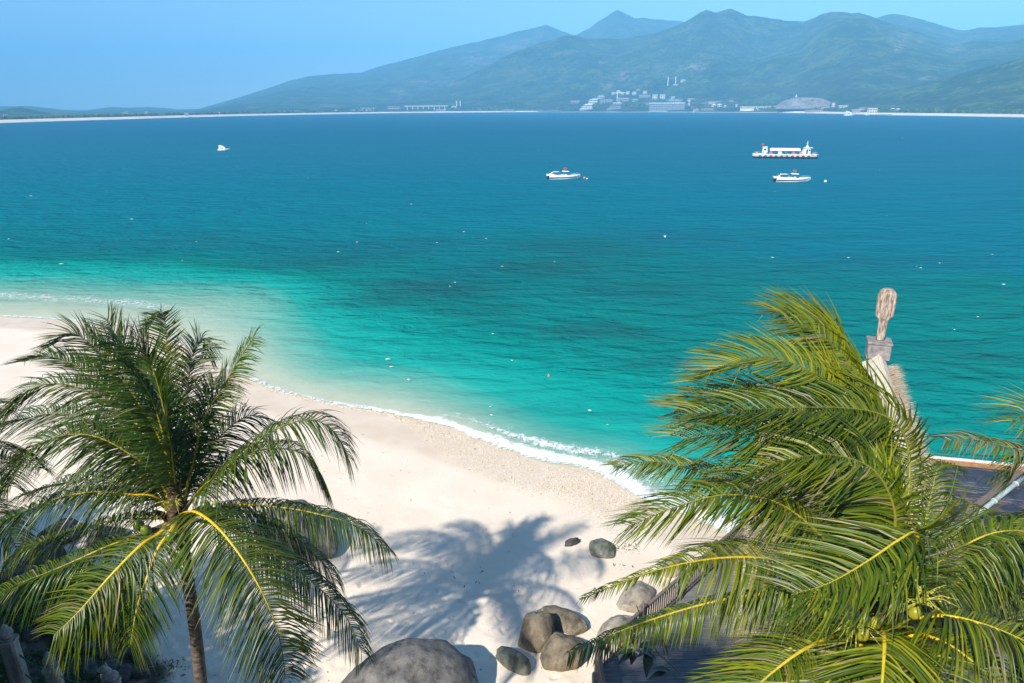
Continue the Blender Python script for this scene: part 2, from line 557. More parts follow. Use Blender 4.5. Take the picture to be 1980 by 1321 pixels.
# ------------------------------------------------------------------ foam along the shore and whitecaps
def foam_material():
    t = NT('foam')
    co = t.coord()
    a = t.noise(t.mapping(co, (1, 1, 1)), 2.4, 6, 0.72, dist=1.1)
    b = t.noise(co, 11.0, 4, 0.7, dist=0.6)
    e = t.attr('edge')                     # 1 in the middle of the foam, 0 at its rim
    q = t.math('ADD', t.math('MULTIPLY', a, 0.75), t.math('MULTIPLY', b, 0.45))
    q = t.math('ADD', q, t.math('MULTIPLY', e, 0.50))
    al = t.ramp(q, [(0.84, (0,) * 3), (1.10, (0.95,) * 3)])
    sh = t.bsdf((0.86, 0.88, 0.86), 0.7, 0.2, 0, t.bump(b, 0.6, 0.06))
    tr = t.n('ShaderNodeBsdfTransparent')
    mx = t.n('ShaderNodeMixShader')
    t.l(al, mx.inputs[0]); t.l(tr.outputs[0], mx.inputs[1]); t.l(sh, mx.inputs[2])
    return t.done(mx.outputs[0])
FOAM = foam_material()

def resample(P, step):
    P = np.asarray(P, float)
    seg = np.hypot(*(P[1:] - P[:-1]).T)
    s = np.concatenate([[0], np.cumsum(seg)])
    n = max(2, int(s[-1] / step))
    q = np.linspace(0, s[-1], n)
    return np.stack([np.interp(q, s, P[:, k]) for k in range(P.shape[1])], 1), q

def smooth_line(P, it=12):
    P = P.copy()
    for _ in range(it):
        P[1:-1] = 0.25 * P[:-2] + 0.5 * P[1:-1] + 0.25 * P[2:]
    return P

def foam_strip(name, off, width, strength, label, amp=0.35, seed=0):
    line, s = resample(SH[1:-3], 0.22)
    line = smooth_line(line, 14)
    t = np.gradient(line, axis=0); t /= np.linalg.norm(t, axis=1)[:, None]
    nrm = np.stack([-t[:, 1], t[:, 0]], 1)               # to the sea
    n = len(line); k = 9
    V = np.zeros((n, k, 3)); E = np.zeros((n, k))
    lam = smooth01(line[:, 0], -34, -10)
    for j in range(k):
        u = j / (k - 1)
        wob = amp * fbm(s * 0.32, s * 0 + 3.3, 120 + seed, 3) + 0.5 * amp * fbm(s * 1.3, s * 0 + 1.3, 150 + seed, 2)
        wd = width(line[:, 0]) * (0.75 + 0.5 * vnoise(s * 0.5, s * 0 + .5, 160 + seed))
        dist = off(line[:, 0]) + wob + u * wd
        p = line + nrm * dist[:, None]
        V[:, j, :2] = p
        gz = ground_z(p[:, 0], p[:, 1])
        hump = 0.05 * math.sin(math.pi * u)
        V[:, j, 2] = np.maximum(gz, 0.0) + 0.045 + hump
        E[:, j] = (math.sin(math.pi * min(1, u * 0.9 + 0.05)) ** 0.7) * strength(line[:, 0])
    me = np_mesh(name, V.reshape(-1, 3), grid_faces(n, k), {'edge': E}, smooth=True)
    o = link_mesh(name, me, FOAM)
    prop(o, label, kind='stuff')

foam_strip('foam', lambda x: -0.25 + 0 * x, lambda x: 0.8 + 0.9 * smooth01(x, -9, 4), lambda x: 0.60 + 0.30 * smooth01(x, -14, -4), 'white wash foam lapping along the sand edge', 0.3, 1)
foam_strip('foam', lambda x: 1.1 + 0 * x, lambda x: 0.5 + 0.9 * smooth01(x, -4, 2), lambda x: 0.16 + 0.58 * np.exp(-((x - 1.0) / 6.5) ** 2), 'broken white line of a small wave off the beach', 0.4, 5)
foam_strip('foam', lambda x: 2.0 + 2.5 * smooth01(-x, 20, 40), lambda x: 1.5 + 2.0 * smooth01(-x, 20, 40), lambda x: 0.52 * smooth01(-x, 22, 36), 'faint foam veil on the wide shallows', 0.5, 9)

foam_strip('foam', lambda x: 0.4 + 0 * x, lambda x: 2.0 + 0.8 * smooth01(x, -9, 2), lambda x: 0.30 + 0.14 * smooth01(x, -12, -2), 'thin lacy backwash foam just off the sand', 0.5, 13)

def whitecaps():
    spots = [(750, 697, 1.1), (757, 712, .8), (790, 737, 1.0), (953, 648, .7), (950, 806, .8), (948, 790, .5), (1285, 458, .9), (940, 463, .8), (845, 471, .7), (118, 512, 1.6), (795, 396, 1.0),
             (1140, 797, .6), (1175, 825, .6), (990, 700, .5), (1060, 727, .35), (870, 556, .5), (880, 548, .6), (970, 517, .7), (355, 240, 3), (750, 253, 2.5), (1745, 267, 2.5), (1875, 260, 2.5),
             (1640, 500, .7), (1845, 640, .6), (1890, 615, .6), (1940, 552, 1), (1780, 520, .6), (255, 425, 1.2), (60, 380, 1.4), (580, 240, 2.5), (690, 470, .7)]
    r = random.Random(5)
    for _ in range(38):
        py = 236 + (r.random() ** 1.6) * 290
        spots.append((r.uniform(-60, 2040), py, r.uniform(.35, .9) * (1.6 if py < 330 else 1)))
    Vs, Fs, E = [], [], []
    for (px, py, s) in spots:
        c = on(px, py, 0.0)
        s *= .62 if py > 600 else 1
        L = s * r.uniform(.22, .45); W = L * r.uniform(.22, .4)
        a = math.radians(r.uniform(-25, 10))
        n = 9
        b = len(Vs)
        Vs.append((c[0], c[1], 0.16)); E.append(1.0)
        for ring, (rr, zz, ee) in enumerate([(0.55, .13, .8), (1.0, .09, .1)]):
            for k in range(n):
                th = 2 * math.pi * k / n
                q = rr * r.uniform(.7, 1.25)
                lx, ly = q * L * math.cos(th), q * W * math.sin(th)
                Vs.append((c[0] + lx * math.cos(a) - ly * math.sin(a), c[1] + lx * math.sin(a) + ly * math.cos(a), zz)); E.append(ee)
        for k in range(n):
            k2 = (k + 1) % n
            Fs.append((b, b + 1 + k, b + 1 + k2, b + 1 + k2))
            Fs.append((b + 1 + k, b + 1 + n + k, b + 1 + n + k2, b + 1 + k2))
    me = bpy.data.meshes.new('whitecaps')
    me.from_pydata(Vs, [], [f if f[2] != f[3] else f[:3] for f in Fs])
    at_ = me.attributes.new('edge', 'FLOAT', 'POINT'); at_.data.foreach_set('value', np.array(E, np.float32))
    o = link_mesh('whitecaps', me, FOAM)
    prop(o, 'small scattered whitecaps on the open water', kind='stuff')
whitecaps()

# coral rubble and shell bits strewn near the water
def rubble():
    r = np.random.default_rng(21)
    n = 9000
    line, s = resample(SH[8:17], 0.05)
    i = r.integers(0, len(line), n)
    t = np.gradient(line, axis=0); t /= np.linalg.norm(t, axis=1)[:, None]
    off = r.beta(1.3, 1.8, n) * 3.6 * np.exp(-((line[i, 0] - 2.2) / 7.5) ** 4) + 0.1
    p = line[i] + np.stack([t[i, 1], -t[i, 0]], 1) * off[:, None] + r.normal(0, 0.1, (n, 2))
    # plus thinly strewn bits over the dry sand
    m = 900
    q = np.stack([r.uniform(-12, 5, m), r.uniform(15, 36, m)], 1)
    keep = shore_dist(q[:, 0], q[:, 1]) > 3
    p = np.concatenate([p, q[keep]])
    n = len(p)
    z = ground_z(p[:, 0], p[:, 1])
    size = r.uniform(0.012, 0.032, n) * np.where(r.random(n) < 0.06, 1.8, 1)
    base = np.array([(1, 0, 0), (0, 1, 0), (-1, 0, 0), (0, -1, 0), (0, 0, .7), (0, 0, -.4)])
    tri = np.array([(0, 1, 4), (1, 2, 4), (2, 3, 4), (3, 0, 4), (1, 0, 5), (2, 1, 5), (3, 2, 5), (0, 3, 5)])
    a = r.uniform(0, 6.28, n)
    st = r.uniform(0.6, 1.9, n)
    V = np.zeros((n, 6, 3))
    bx = base[None, :, 0] * size[:, None] * st[:, None]; by = base[None, :, 1] * size[:, None]
    V[..., 0] = p[:, 0, None] + bx * np.cos(a)[:, None] - by * np.sin(a)[:, None]
    V[..., 1] = p[:, 1, None] + bx * np.sin(a)[:, None] + by * np.cos(a)[:, None]
    V[..., 2] = z[:, None] + base[None, :, 2] * size[:, None] + 0.012
    F = (tri[None] + (np.arange(n) * 6)[:, None, None]).reshape(-1, 3)
    rn = np.repeat(r.random(n), 6)
    me = np_mesh('coral_rubble', V.reshape(-1, 3), F, {'rnd': rn})
    t = NT('coral_bits')
    c = t.ramp(t.attr('rnd'), [(0.0, (0.30, 0.23, 0.16)), (0.15, (0.62, 0.51, 0.38)), (1.0, (0.85, 0.77, 0.64))])
    o = link_mesh('coral_rubble', me, t.done(t.bsdf(c, 0.8, 0.3)))
    prop(o, 'pale coral rubble and shell bits strewn near the water line', kind='stuff')
rubble()

# ================================================================== far mainland
def az_el(px, py):
    d = ray(px, py)
    return math.atan2(d[0], d[1]), d[2] / math.hypot(d[0], d[1])

LAYERS = []
class Layer:
    def __init__(self, name, sil, R, foot_off, power, W, seed, spur=0.22, noise_sil=0.012):
        A = [az_el(px, py) for px, py in sil]
        self.az = np.array([a for a, _ in A]); self.te = np.array([e for _, e in A])
        self.R, self.foot, self.power, self.W, self.seed, self.spur, self.ns, self.name = R, foot_off, power, W, seed, spur, noise_sil, name
    def ridge(self, az):
        R = np.interp(az, self.az, np.interp(np.linspace(0, 1, len(self.az)), np.linspace(0, 1, len(self.R)), self.R)) if hasattr(self.R, '__len__') else self.R
        H = 18 + R * np.interp(az, self.az, self.te)
        return R, H
    def height(self, az, r):
        az = np.asarray(az, float); r = np.asarray(r, float)
        R, H = self.ridge(az)
        r0 = far_r(az) + self.foot
        p = np.clip((r - r0) / np.maximum(R - r0, 1), 0, 1)
        base = 3.6
        up = base + (H - base) * p ** self.power
        x, y = r * np.sin(az), r * np.cos(az)
        rel = fbm(x * 0.0026 + 2.0, y * 0.0013, self.seed, 5)
        rel2 = 1 - 2 * np.abs(fbm(x * 0.0016, y * 0.0009, self.seed + 50, 4))
        up = up + (H - base) * (self.spur * (rel + 0.5 * (rel2 - 0.6))) * 4 * p ** 1.2 * (1 - p) * 0.9
        up = up + (H - base) * self.ns * fbm(x * 0.02, y * 0.012, self.seed + 9, 5) * np.clip(p * 3, 0, 1)
        back = H * (1 - smooth01(r, R, R + self.W))
        h = np.where(r <= R, np.maximum(up, base), back)
        hh = np.where(H < 6, np.minimum(h, 3.0), h)
        return np.where(r < r0 - 1, -5.0, hh)

R1 = Layer('mountain', [(150, 218), (300, 214.5), (380, 212), (470, 186), (520, 170), (560, 156), (600, 147), (650, 143), (700, 140.5), (730, 129), (780, 117), (850, 97), (900, 85), (940, 77), (985, 66),
                        (1020, 57), (1055, 48), (1088, 61), (1112, 69), (1140, 54), (1165, 37), (1180, 27), (1192, 19), (1205, 23), (1225, 35), (1245, 35), (1270, 38), (1310, 41), (1340, 44), (1420, 60), (1600, 90), (1900, 130)],
           [4600, 4700, 4900], 320, 1.25, 1200, 201, 0.30, 0.014)
R2 = Layer('mountain', [(640, 222), (760, 196), (860, 165), (930, 134), (1000, 99), (1060, 80), (1090, 70), (1112, 70), (1140, 74), (1200, 75), (1260, 66), (1310, 48), (1335, 37), (1352, 25), (1366, 19.5), (1385, 24), (1398, 21), (1412, 18), (1428, 24), (1445, 30), (1480, 33.5),
                        (1520, 39), (1553, 42), (1575, 34), (1590, 27), (1612, 22), (1625, 23), (1645, 26), (1660, 24), (1678, 30), (1692, 34), (1730, 46), (1780, 63), (1830, 84), (1880, 104), (1940, 122), (2000, 138), (2100, 165), (2300, 205)],
           [3000, 3300, 3000], 70, 1.18, 1100, 301, 0.40, 0.016)
R3 = Layer('mountain', [(1560, 70), (1640, 48), (1690, 37), (1705, 31), (1722, 27.5), (1745, 30), (1780, 36), (1815, 47), (1850, 58), (1868, 60), (1890, 55), (1930, 53), (1955, 51), (1980, 48), (2060, 40), (2150, 52), (2300, 90), (2500, 150), (2800, 215)],
           [4200, 4000, 3600], 250, 1.2, 1100, 401, 0.32, 0.014)
R4 = Layer('hill', [(1040, 219), (1085, 212), (1110, 207), (1130, 200), (1152, 192), (1190, 183), (1230, 178), (1262, 178), (1300, 183), (1340, 192), (1385, 204), (1440, 212), (1500, 216)],
           2330, 6, 0.9, 160, 501, 0.12, 0.01)
R5 = Layer('hill', [(-60, 216), (-30, 219), (0, 214), (18, 210), (40, 207.5), (62, 212), (95, 218), (110, 224), (160, 228)], 2300, 900, 1.0, 260, 551, 0.1, 0.01)
R6 = Layer('hill', [(-800, 215), (-500, 200), (-300, 206), (-200, 214), (0, 206), (55, 205), (120, 212), (158, 215), (185, 211), (215, 207), (250, 208.5), (285, 207), (320, 209), (345, 212), (375, 211), (400, 210), (460, 205), (560, 205), (700, 212), (800, 216)],
           4300, 2500, 1.2, 700, 601, 0.2, 0.01)
R7 = Layer('mountain', [(1400, 214), (1470, 204), (1540, 196), (1640, 186), (1740, 172), (1830, 150), (1900, 132), (1980, 112), (2080, 98), (2250, 120), (2500, 190)],
           [1900, 1700], 45, 1.25, 900, 651, 0.38, 0.016)
ALL_LAYERS = [R1, R2, R3, R4, R5, R6, R7]

def forest_mat():
    t = NT('forest_slope')
    co = t.coord()
    a = t.noise(co, 0.011, 6, 0.62)
    b = t.noise(co, 0.05, 5, 0.7)
    c = t.noise(co, 0.0035, 4, 0.6)
    col = t.ramp(t.math('ADD', t.math('MULTIPLY', a, 0.55), t.math('MULTIPLY', b, 0.45)), [(0.36, (0.006, 0.020, 0.004)), (0.5, (0.040, 0.095, 0.014)), (0.60, (0.16, 0.21, 0.05))])
    col = t.mix(t.ramp(c, [(0.45, (0,) * 3), (0.75, (0.5,) * 3)]), col, (0.13, 0.15, 0.06))
    bare = t.ramp(t.noise(co, 0.016, 5, 0.7), [(0.70, (0,) * 3), (0.76, (1,) * 3)])
    col = t.mix(t.math('MULTIPLY', bare, 0.30), col, (0.34, 0.27, 0.2))
    scar = t.attr('scar')
    sc = t.ramp(t.noise(co, 0.03, 5, 0.7), [(0.3, (0.30, 0.24, 0.18)), (0.7, (0.48, 0.40, 0.32))])
    col = t.mix(t.math('MULTIPLY', scar, t.ramp(t.noise(co, 0.035, 6, 0.75), [(0.47, (0,) * 3), (0.56, (1,) * 3)])), col, sc)
    nm = t.bump(t.math('ADD', b, t.noise(co, 0.13, 3, 0.6)), 1.0, 26)
    return t.done(t.bsdf(col, 0.95, 0.1, 0, nm))
FOREST = forest_mat()

def march(px, py, r0=None, rmax=7000):
    """first place on the mainland seen at a pixel"""
    d = ray(px, py)
    az = math.atan2(d[0], d[1]); te = d[2] / math.hypot(d[0], d[1])
    r = np.arange(float(far_r(az)) + 8, rmax, 4.0)
    z = 18 + te * r
    g = np.max([L.height(np.full_like(r, az), r) for L in ALL_LAYERS], axis=0)
    g = np.maximum(g, 3.2)
    hit = np.where(g >= z)[0]
    rr = r[hit[0]] if len(hit) else rmax
    return np.array([rr * math.sin(az), rr * math.cos(az), 18 + te * rr]), rr

SCARS = [(925, 110, 62, 30), (985, 92, 60, 16), (1012, 82, 30, 12), (1040, 70, 22, 8), (772, 178, 46, 9), (640, 204, 44, 6), (1740, 72, 34, 20), (1738, 90, 14, 18), (1780, 78, 12, 8), (1165, 122, 14, 12), (1340, 130, 60, 16),
         (1175, 166, 32, 14), (1210, 146, 40, 20), (722, 130, 10, 10), (1370, 200, 50, 8), (870, 162, 40, 10), (820, 158, 60, 8), (1790, 150, 24, 8), (1850, 95, 30, 8)]
SCAR3 = []
for (px, py, w, h) in SCARS:
    p, rr = march(px, py)
    SCAR3.append((math.atan2(p[0], p[1]), rr, w / 2 / FPX, h, px, py))

def build_layer(L, label, n_az=260, n_r=70):
    az = np.linspace(L.az[0], L.az[-1], n_az)
    rows = []
    for a in az:
        R, H = L.ridge(a)
        r0 = float(far_r(a)) + L.foot
        rows.append(np.concatenate([r0 + (R - r0) * np.linspace(0, 1, n_r - 14) ** 1.0, R + L.W * np.linspace(0.04, 1.0, 14)]))
    Rr = np.array(rows)
    A = np.repeat(az[:, None], n_r, 1)
    Z = L.height(A, Rr)
    Z[:, -1] = -1
    X, Y = Rr * np.sin(A), Rr * np.cos(A)
    S = np.zeros_like(Z)
    te = (Z - 18) / Rr
    for (a0, rr, wa, hh, px, py) in SCAR3:
        te0 = az_el(px, py)[1]
        g = np.exp(-(((A - a0) / wa) ** 2 + ((te - te0) / (hh / 2 / FPX)) ** 2) ** 1.5) * (np.abs(Rr - rr) < 500)
        S = np.maximum(S, g)
    V = np.stack([X, Y, Z], -1).reshape(-1, 3)
    me = np_mesh(L.name, V, grid_faces(n_az, n_r), {'scar': S}, smooth=True)
    o = link_mesh(L.name, me, FOREST)
    prop(o, label, kind='structure')
    return o
build_layer(R1, 'farthest hazy mountain ridge with a pointed summit', 420, 60)
build_layer(R2, 'broad forested mountain with twin knobs on its crest', 480, 110)
build_layer(R3, 'blue mountain ridge behind at the far end of the coast', 220, 50)
build_layer(R4, 'low wooded headland carrying the white resort villas', 160, 40)
build_layer(R5, 'small pointed hill beside the low coast', 60, 24)
build_layer(R6, 'line of low faint hills along the low coast', 220, 30)
build_layer(R7, 'dark wooded foothill beyond the pale far beach', 200, 60)

def build_plain():
    az = np.linspace(FAR_AZ[0], FAR_AZ[-1], 200)
    offs = np.array([-30, -2, 6, 22, 40, 60, 160, 600, 1500, 3000, 4800])
    zs = np.array([-2.5, -0.25, 0.5, 2.4, 3.4, 3.4, 3.3, 3.2, 3, 2, 1])
    A = np.repeat(az[:, None], len(offs), 1)
    Rr = far_r(az)[:, None] + offs[None, :] + 3 * fbm(az * 150, az * 0, 71, 3)[:, None]
    Z = np.repeat(zs[None], len(az), 0) + 0.0
    # higher dune of pale sand at the right-hand end of the bay
    V = np.stack([Rr * np.sin(A), Rr * np.cos(A), Z], -1).reshape(-1, 3)
    B = np.repeat((1 - smooth01(offs, 42, 62))[None], len(az), 0)
    me = np_mesh('far_shore', V, grid_faces(len(az), len(offs)), {'sand': B}, smooth=True)
    t = NT('far_sand')
    co = t.coord()
    green = t.ramp(t.noise(co, 0.03, 5), [(0.35, (0.03, 0.06, 0.02)), (0.65, (0.12, 0.14, 0.06))])
    col = t.mix(t.attr('sand'), green, t.ramp(t.noise(co, 0.02, 4), [(0.3, (0.62, 0.53, 0.42)), (0.7, (0.82, 0.74, 0.63))]))
    o = link_mesh('far_shore', me, t.done(t.bsdf(col, 0.9, 0.1)))
    prop(o, 'long pale beach along the foot of the mountains', kind='structure')
build_plain()

# the air between here and the mountains
def haze():
    mb = MB().box(-9000, 9000, -140, 9500, -6.5, 740)
    t = NT('haze_air')
    v = t.n('ShaderNodeVolumePrincipled')
    v.inputs['Color'].default_value = (0.24, 0.62, 0.95, 1)
    v.inputs['Density'].default_value = 0.00028
    v.inputs['Anisotropy'].default_value = -0.28
    t.l(v.outputs[0], t.out.inputs['Volume'])
    o = mb.build('haze', t.m)
    o.display_type = 'WIRE'
    prop(o, 'thin blue sea haze in the air', kind='stuff')
haze()

# ================================================================== coconut palms
def leaf_mat(name, dark, mid, light, gloss=0.36):
    t = NT(name)
    r = t.attr('rnd')
    u = t.attr('along')
    age = t.attr('age')
    col = t.ramp(t.math('ADD', t.math('MULTIPLY', r, 0.6), t.math('MULTIPLY', age, 0.4)), [(0.08, dark), (0.5, mid), (0.95, light)])
    # bleached and brown tips on some leaflets
    tip = t.math('MULTIPLY', t.ramp(u, [(0.74, (0,) * 3), (1.0, (1,) * 3)]), t.ramp(r, [(0.55, (0.0,) * 3), (0.8, (0.75,) * 3)]))
    col = t.mix(tip, col, (0.23, 0.17, 0.07))
    dry = t.attr('dry')
    col = t.mix(dry, col, (0.30, 0.22, 0.12))
    p = t.n('ShaderNodeBsdfPrincipled')
    t.l(col, p.inputs['Base Color'])
    p.inputs['Roughness'].default_value = gloss
    p.inputs['Specular IOR Level'].default_value = 0.42
    tl = t.n('ShaderNodeBsdfTranslucent')
    hs = t.n('ShaderNodeHueSaturation')
    hs.inputs['Saturation'].default_value = 1.15
    hs.inputs['Value'].default_value = 1.25
    hs.inputs['Hue'].default_value = 0.485
    t.l(col, hs.inputs['Color']); t.l(hs.outputs[0], tl.inputs[0])
    mx = t.n('ShaderNodeMixShader'); mx.inputs[0].default_value = 0.2
    t.l(p.outputs[0], mx.inputs[1]); t.l(tl.outputs[0], mx.inputs[2])
    return t.done(mx.outputs[0])

LEAF_DARK = leaf_mat('leaflet_dark_green', (0.012, 0.036, 0.004), (0.050, 0.100, 0.006), (0.18, 0.195, 0.008), 0.33)
LEAF_BRIGHT = leaf_mat('leaflet_yellow_green', (0.014, 0.044, 0.002), (0.085, 0.130, 0.003), (0.32, 0.31, 0.006), 0.38)
LEAF_RED = pmat('leaf_red_brown', (0.10, 0.02, 0.02), (0.22, 0.055, 0.05), 8, 0.4, 0.5, 0.1)

def rib_mat():
    t = NT('frond_midrib')
    u = t.attr('along')
    y = t.attr('dry')
    col = t.ramp(u, [(0.0, (0.16, 0.17, 0.03)), (0.16, (0.76, 0.48, 0.006)), (0.55, (0.68, 0.49, 0.02)), (1.0, (0.32, 0.31, 0.04))])
    col = t.mix(y, col, (0.11, 0.14, 0.02))
    n = t.noise(t.coord(), 14, 3)
    col = t.mix(t.ramp(n, [(0.4, (0.0,) * 3), (0.75, (0.35,) * 3)]), col, (0.2, 0.13, 0.05))
    return t.done(t.bsdf(col, 0.42, 0.4, 0, t.bump(n, 0.2, 0.01)))
RIB = rib_mat()

def trunk_mat():
    t = NT('palm_bark')
    co = t.coord()
    a = t.noise(t.mapping(co, (1, 1, 3.5)), 5, 6, 0.65)
    b = t.noise(t.mapping(co, (9, 9, 1)), 4, 4)
    col = t.ramp(a, [(0.3, (0.04, 0.03, 0.022)), (0.5, (0.115, 0.09, 0.068)), (0.72, (0.24, 0.20, 0.155))])
    col = t.mix(t.ramp(t.attr('ring'), [(0.0, (0.75,) * 3), (0.3, (0.0,) * 3)]), col, (0.03, 0.022, 0.017))
    nm = t.bump(t.math('ADD', a, b), 0.5, 0.02)
    return t.done(t.bsdf(col, 0.85, 0.2, 0, nm))
BARK = trunk_mat()
NUT_GREEN = pmat('coconut_green', (0.07, 0.13, 0.015), (0.16, 0.22, 0.03), 5, 0.35, 0.5, 0.05)
NUT_YELLOW = pmat('coconut_yellow', (0.22, 0.22, 0.015), (0.40, 0.34, 0.025), 5, 0.35, 0.5, 0.05)
FIBRE = pmat('dry_fibre', (0.035, 0.022, 0.014), (0.17, 0.11, 0.07), 9, 0.9, 0.1, 0.6, 0.02, stretch=(1, 1, 4))
SPATHE = pmat('dry_sheath', (0.10, 0.07, 0.05), (0.24, 0.17, 0.125), 6, 0.6, 0.3, 0.4, 0.01, stretch=(6, 6, 1))
FLOWER = pmat('flower_stalk', (0.30, 0.30, 0.035), (0.45, 0.40, 0.06), 12, 0.6, 0.3, 0.1)

def catmull(P, n):
    P = np.asarray(P, float)
    Q = np.concatenate([[2 * P[0] - P[1]], P, [2 * P[-1] - P[-2]]])
    out = []
    m = len(P) - 1
    for i in range(m):
        p0, p1, p2, p3 = Q[i:i + 4]
        # centripetal style tangents keep the curve from overshooting
        t = np.linspace(0, 1, 24, endpoint=(i == m - 1))[:, None]
        out.append(0.5 * ((2 * p1) + (-p0 + p2) * t + (2 * p0 - 5 * p1 + 4 * p2 - p3) * t ** 2 + (-p0 + 3 * p1 - 3 * p2 + p3) * t ** 3))
    C = np.concatenate(out)
    seg = np.linalg.norm(C[1:] - C[:-1], axis=1)
    s = np.concatenate([[0], np.cumsum(seg)])
    q = np.linspace(0, s[-1], n)
    R = np.stack([np.interp(q, s, C[:, k]) for k in range(3)], 1)
    return R, s[-1]

def unit(v):
    return v / np.maximum(np.linalg.norm(v, axis=-1, keepdims=True), 1e-9)

def make_frond(palm, pts, mat, axis, L=0.85, droop=0.8, wind=(0, 0, 0), roll=0.0, bare=0.14, spacing=0.040, width=0.031, age=0.5, dry=0.0, rib_dark=0.5,
               sides=(1, 1), splay=(28, 62), lift=0.22, seed=0, thick=1.0, gaps=0.05, stub=0.0, tear=0.12, label=None, taper=0.0, lee=1.0):
    r = np.random.default_rng(1000 + seed)
    n = 64
    L = L * 1.36
    splay = (splay[0] - 8, splay[1] - 12)
    spacing = spacing * .66
    C, length = catmull(pts, n)
    T = unit(np.gradient(C, axis=0))
    inward = np.zeros((n, 3)); inward[:, :2] = np.asarray(axis)[:2] - C[:, :2]
    inward = unit(inward)
    steep = np.clip(np.abs(T[:, 2:3]), 0, 1)
    up = np.array([[0, 0, 1.0]]) * (1 - 0.85 * steep) + inward * (0.15 + steep * 0.9) * np.where(T[:, 2:3] > -0.2, 1.0, -1.0)
    N = unit(up - (up * T).sum(1, keepdims=True) * T)
    for _ in range(6):
        N[1:-1] = N[1:-1] * 0.5 + 0.25 * (N[:-2] + N[2:])
    N = unit(N - (N * T).sum(1, keepdims=True) * T)
    if roll:
        a = np.radians(roll) * np.linspace(0.3, 1, n)[:, None]
        B = np.cross(T, N)
        N = N * np.cos(a) + B * np.sin(a)
    S = np.cross(T, N)
    # ---- midrib
    u = np.linspace(0, 1, n)
    k = 7
    thick = thick * 1.15
    rw = thick * (0.047 * np.exp(-u * 9) + 0.026 * (1 - u) + 0.005)
    rh = thick * (0.020 * np.exp(-u * 9) + 0.019 * (1 - u) + 0.004)
    ang = 2 * np.pi * np.arange(k) / k
    V = C[:, None, :] + S[:, None, :] * (rw[:, None] * np.cos(ang))[..., None] + N[:, None, :] * (rh[:, None] * np.sin(ang))[..., None]
    rib_me = np_mesh('midrib', V.reshape(-1, 3), grid_faces(n, k, wrap=True), {'along': np.repeat(u, k), 'dry': np.full(n * k, rib_dark)}, smooth=True)
    # ---- leaflets
    tp, sd = [], []
    for si, s in ((0, 1.0), (1, -1.0)):
        if not sides[si]: continue
        m = int(length * (1 - bare) / spacing)
        t = bare + (1 - bare) * (np.arange(m) + r.uniform(-0.3, 0.3, m) + 0.5 * si) / m
        keep = r.random(m) > gaps
        tp.append(t[keep]); sd.append(np.full(keep.sum(), s))
    t = np.clip(np.concatenate(tp), 0, 1); s = np.concatenate(sd)
    m = len(t)
    x = t * (n - 1)
    def samp(A):
        i = np.clip(x.astype(int), 0, n - 2); f = (x - i)[:, None]
        return A[i] * (1 - f) + A[i + 1] * f
    P, TT, NN, SS = samp(C), unit(samp(T)), unit(samp(N)), unit(samp(S))
    w = (t - bare) / (1 - bare)
    prof = np.interp(w, [0, 0.08, 0.25, 0.6, 0.82, 0.94, 1.0], [0.5, 0.78, 1.0, 1.0, 0.9, 0.72, 0.5])
    if stub > 0:                      # the end of the frond has broken off
        prof = np.where(w > 1 - stub, prof * 1.0, prof)
    prof = prof * (1 - taper * smooth01(w, .38, .78))
    Ln = L * prof * r.uniform(0.86, 1.08, m)
    thin = np.where(r.random(m) < taper * .45 * smooth01(w, .35, .6), 0.3, 1.0)
    Ln = Ln * thin
    Ln *= np.where(r.random(m) < 0.05, r.uniform(0.35, 0.7, m), 1)
    phi = np.radians(np.interp(w, [0, 0.6, 1.0], [splay[0], (splay[0] + splay[1]) / 2, splay[1]])) + r.normal(0, 0.06, m)
    lf = lift + r.normal(0, 0.07, m)
    clump = np.sin(t * length * 9 + seed) * 0.025 + r.normal(0, .05, m)
    D = unit(SS * s[:, None] * np.cos(phi + clump)[:, None] + TT * np.sin(phi + clump)[:, None] + NN * lf[:, None])
    Ln = Ln * np.where(D[:, 0] > 0.15, lee, 1.0)
    rows = 6
    wind = np.asarray(wind, float)
    flut = r.uniform(0.6, 1.4, m)[:, None]
    Wd = unit(TT - (TT * D).sum(1, keepdims=True) * D)
    tw = r.normal(0, 0.35, m)[:, None]
    Wd = unit(Wd * np.cos(tw) + np.cross(D, Wd) * np.sin(tw))
    prof_w = np.array([0.62, 1.0, 0.95, 0.74, 0.42, 0.03])
    bw = width * np.interp(w, [0, 0.3, 0.8, 1], [0.85, 1.0, 0.85, 0.6]) * r.uniform(0.8, 1.15, m)
    pos = P + NN * 0.008
    V = np.zeros((m, rows, 3, 3))
    dr = droop * r.uniform(0.75, 1.3, m)[:, None]
    kink = np.where(r.random(m) < tear, r.integers(2, 5, m), 99)
    for j in range(rows):
        nb = np.cross(D, Wd)
        half = (bw * prof_w[j] * 0.5)[:, None]
        V[:, j, 0] = pos - Wd * half
        V[:, j, 1] = pos - nb * half * 0.55 * np.where((nb * NN).sum(1, keepdims=True) > 0, 1, -1)
        V[:, j, 2] = pos + Wd * half
        if j < rows - 1:
            pos = pos + D * (Ln / (rows - 1))[:, None]
            f = (1.75, 1.0, 0.38, 0.18, 0.12)[j] if j < 5 else 0.12
            g = np.array([[0, 0, -1.0]]) * dr * 0.34 * f + wind[None] * flut * 0.34 * f
            g = g + np.array([[0, 0, -1.0]]) * (kink == j)[:, None] * 1.6
            D2 = unit(D + g)
            Wd = unit(Wd - (Wd * D2).sum(1, keepdims=True) * D2)
            D = D2
    # faces: 2 quads across, 5 along
    bf = []
    for j in range(rows - 1):
        for c in range(2):
            a = j * 3 + c
            bf.append((a, a + 1, a + 4, a + 3))
    bf = np.array(bf)
    F = (bf[None] + (np.arange(m) * rows * 3)[:, None, None]).reshape(-1, 4)
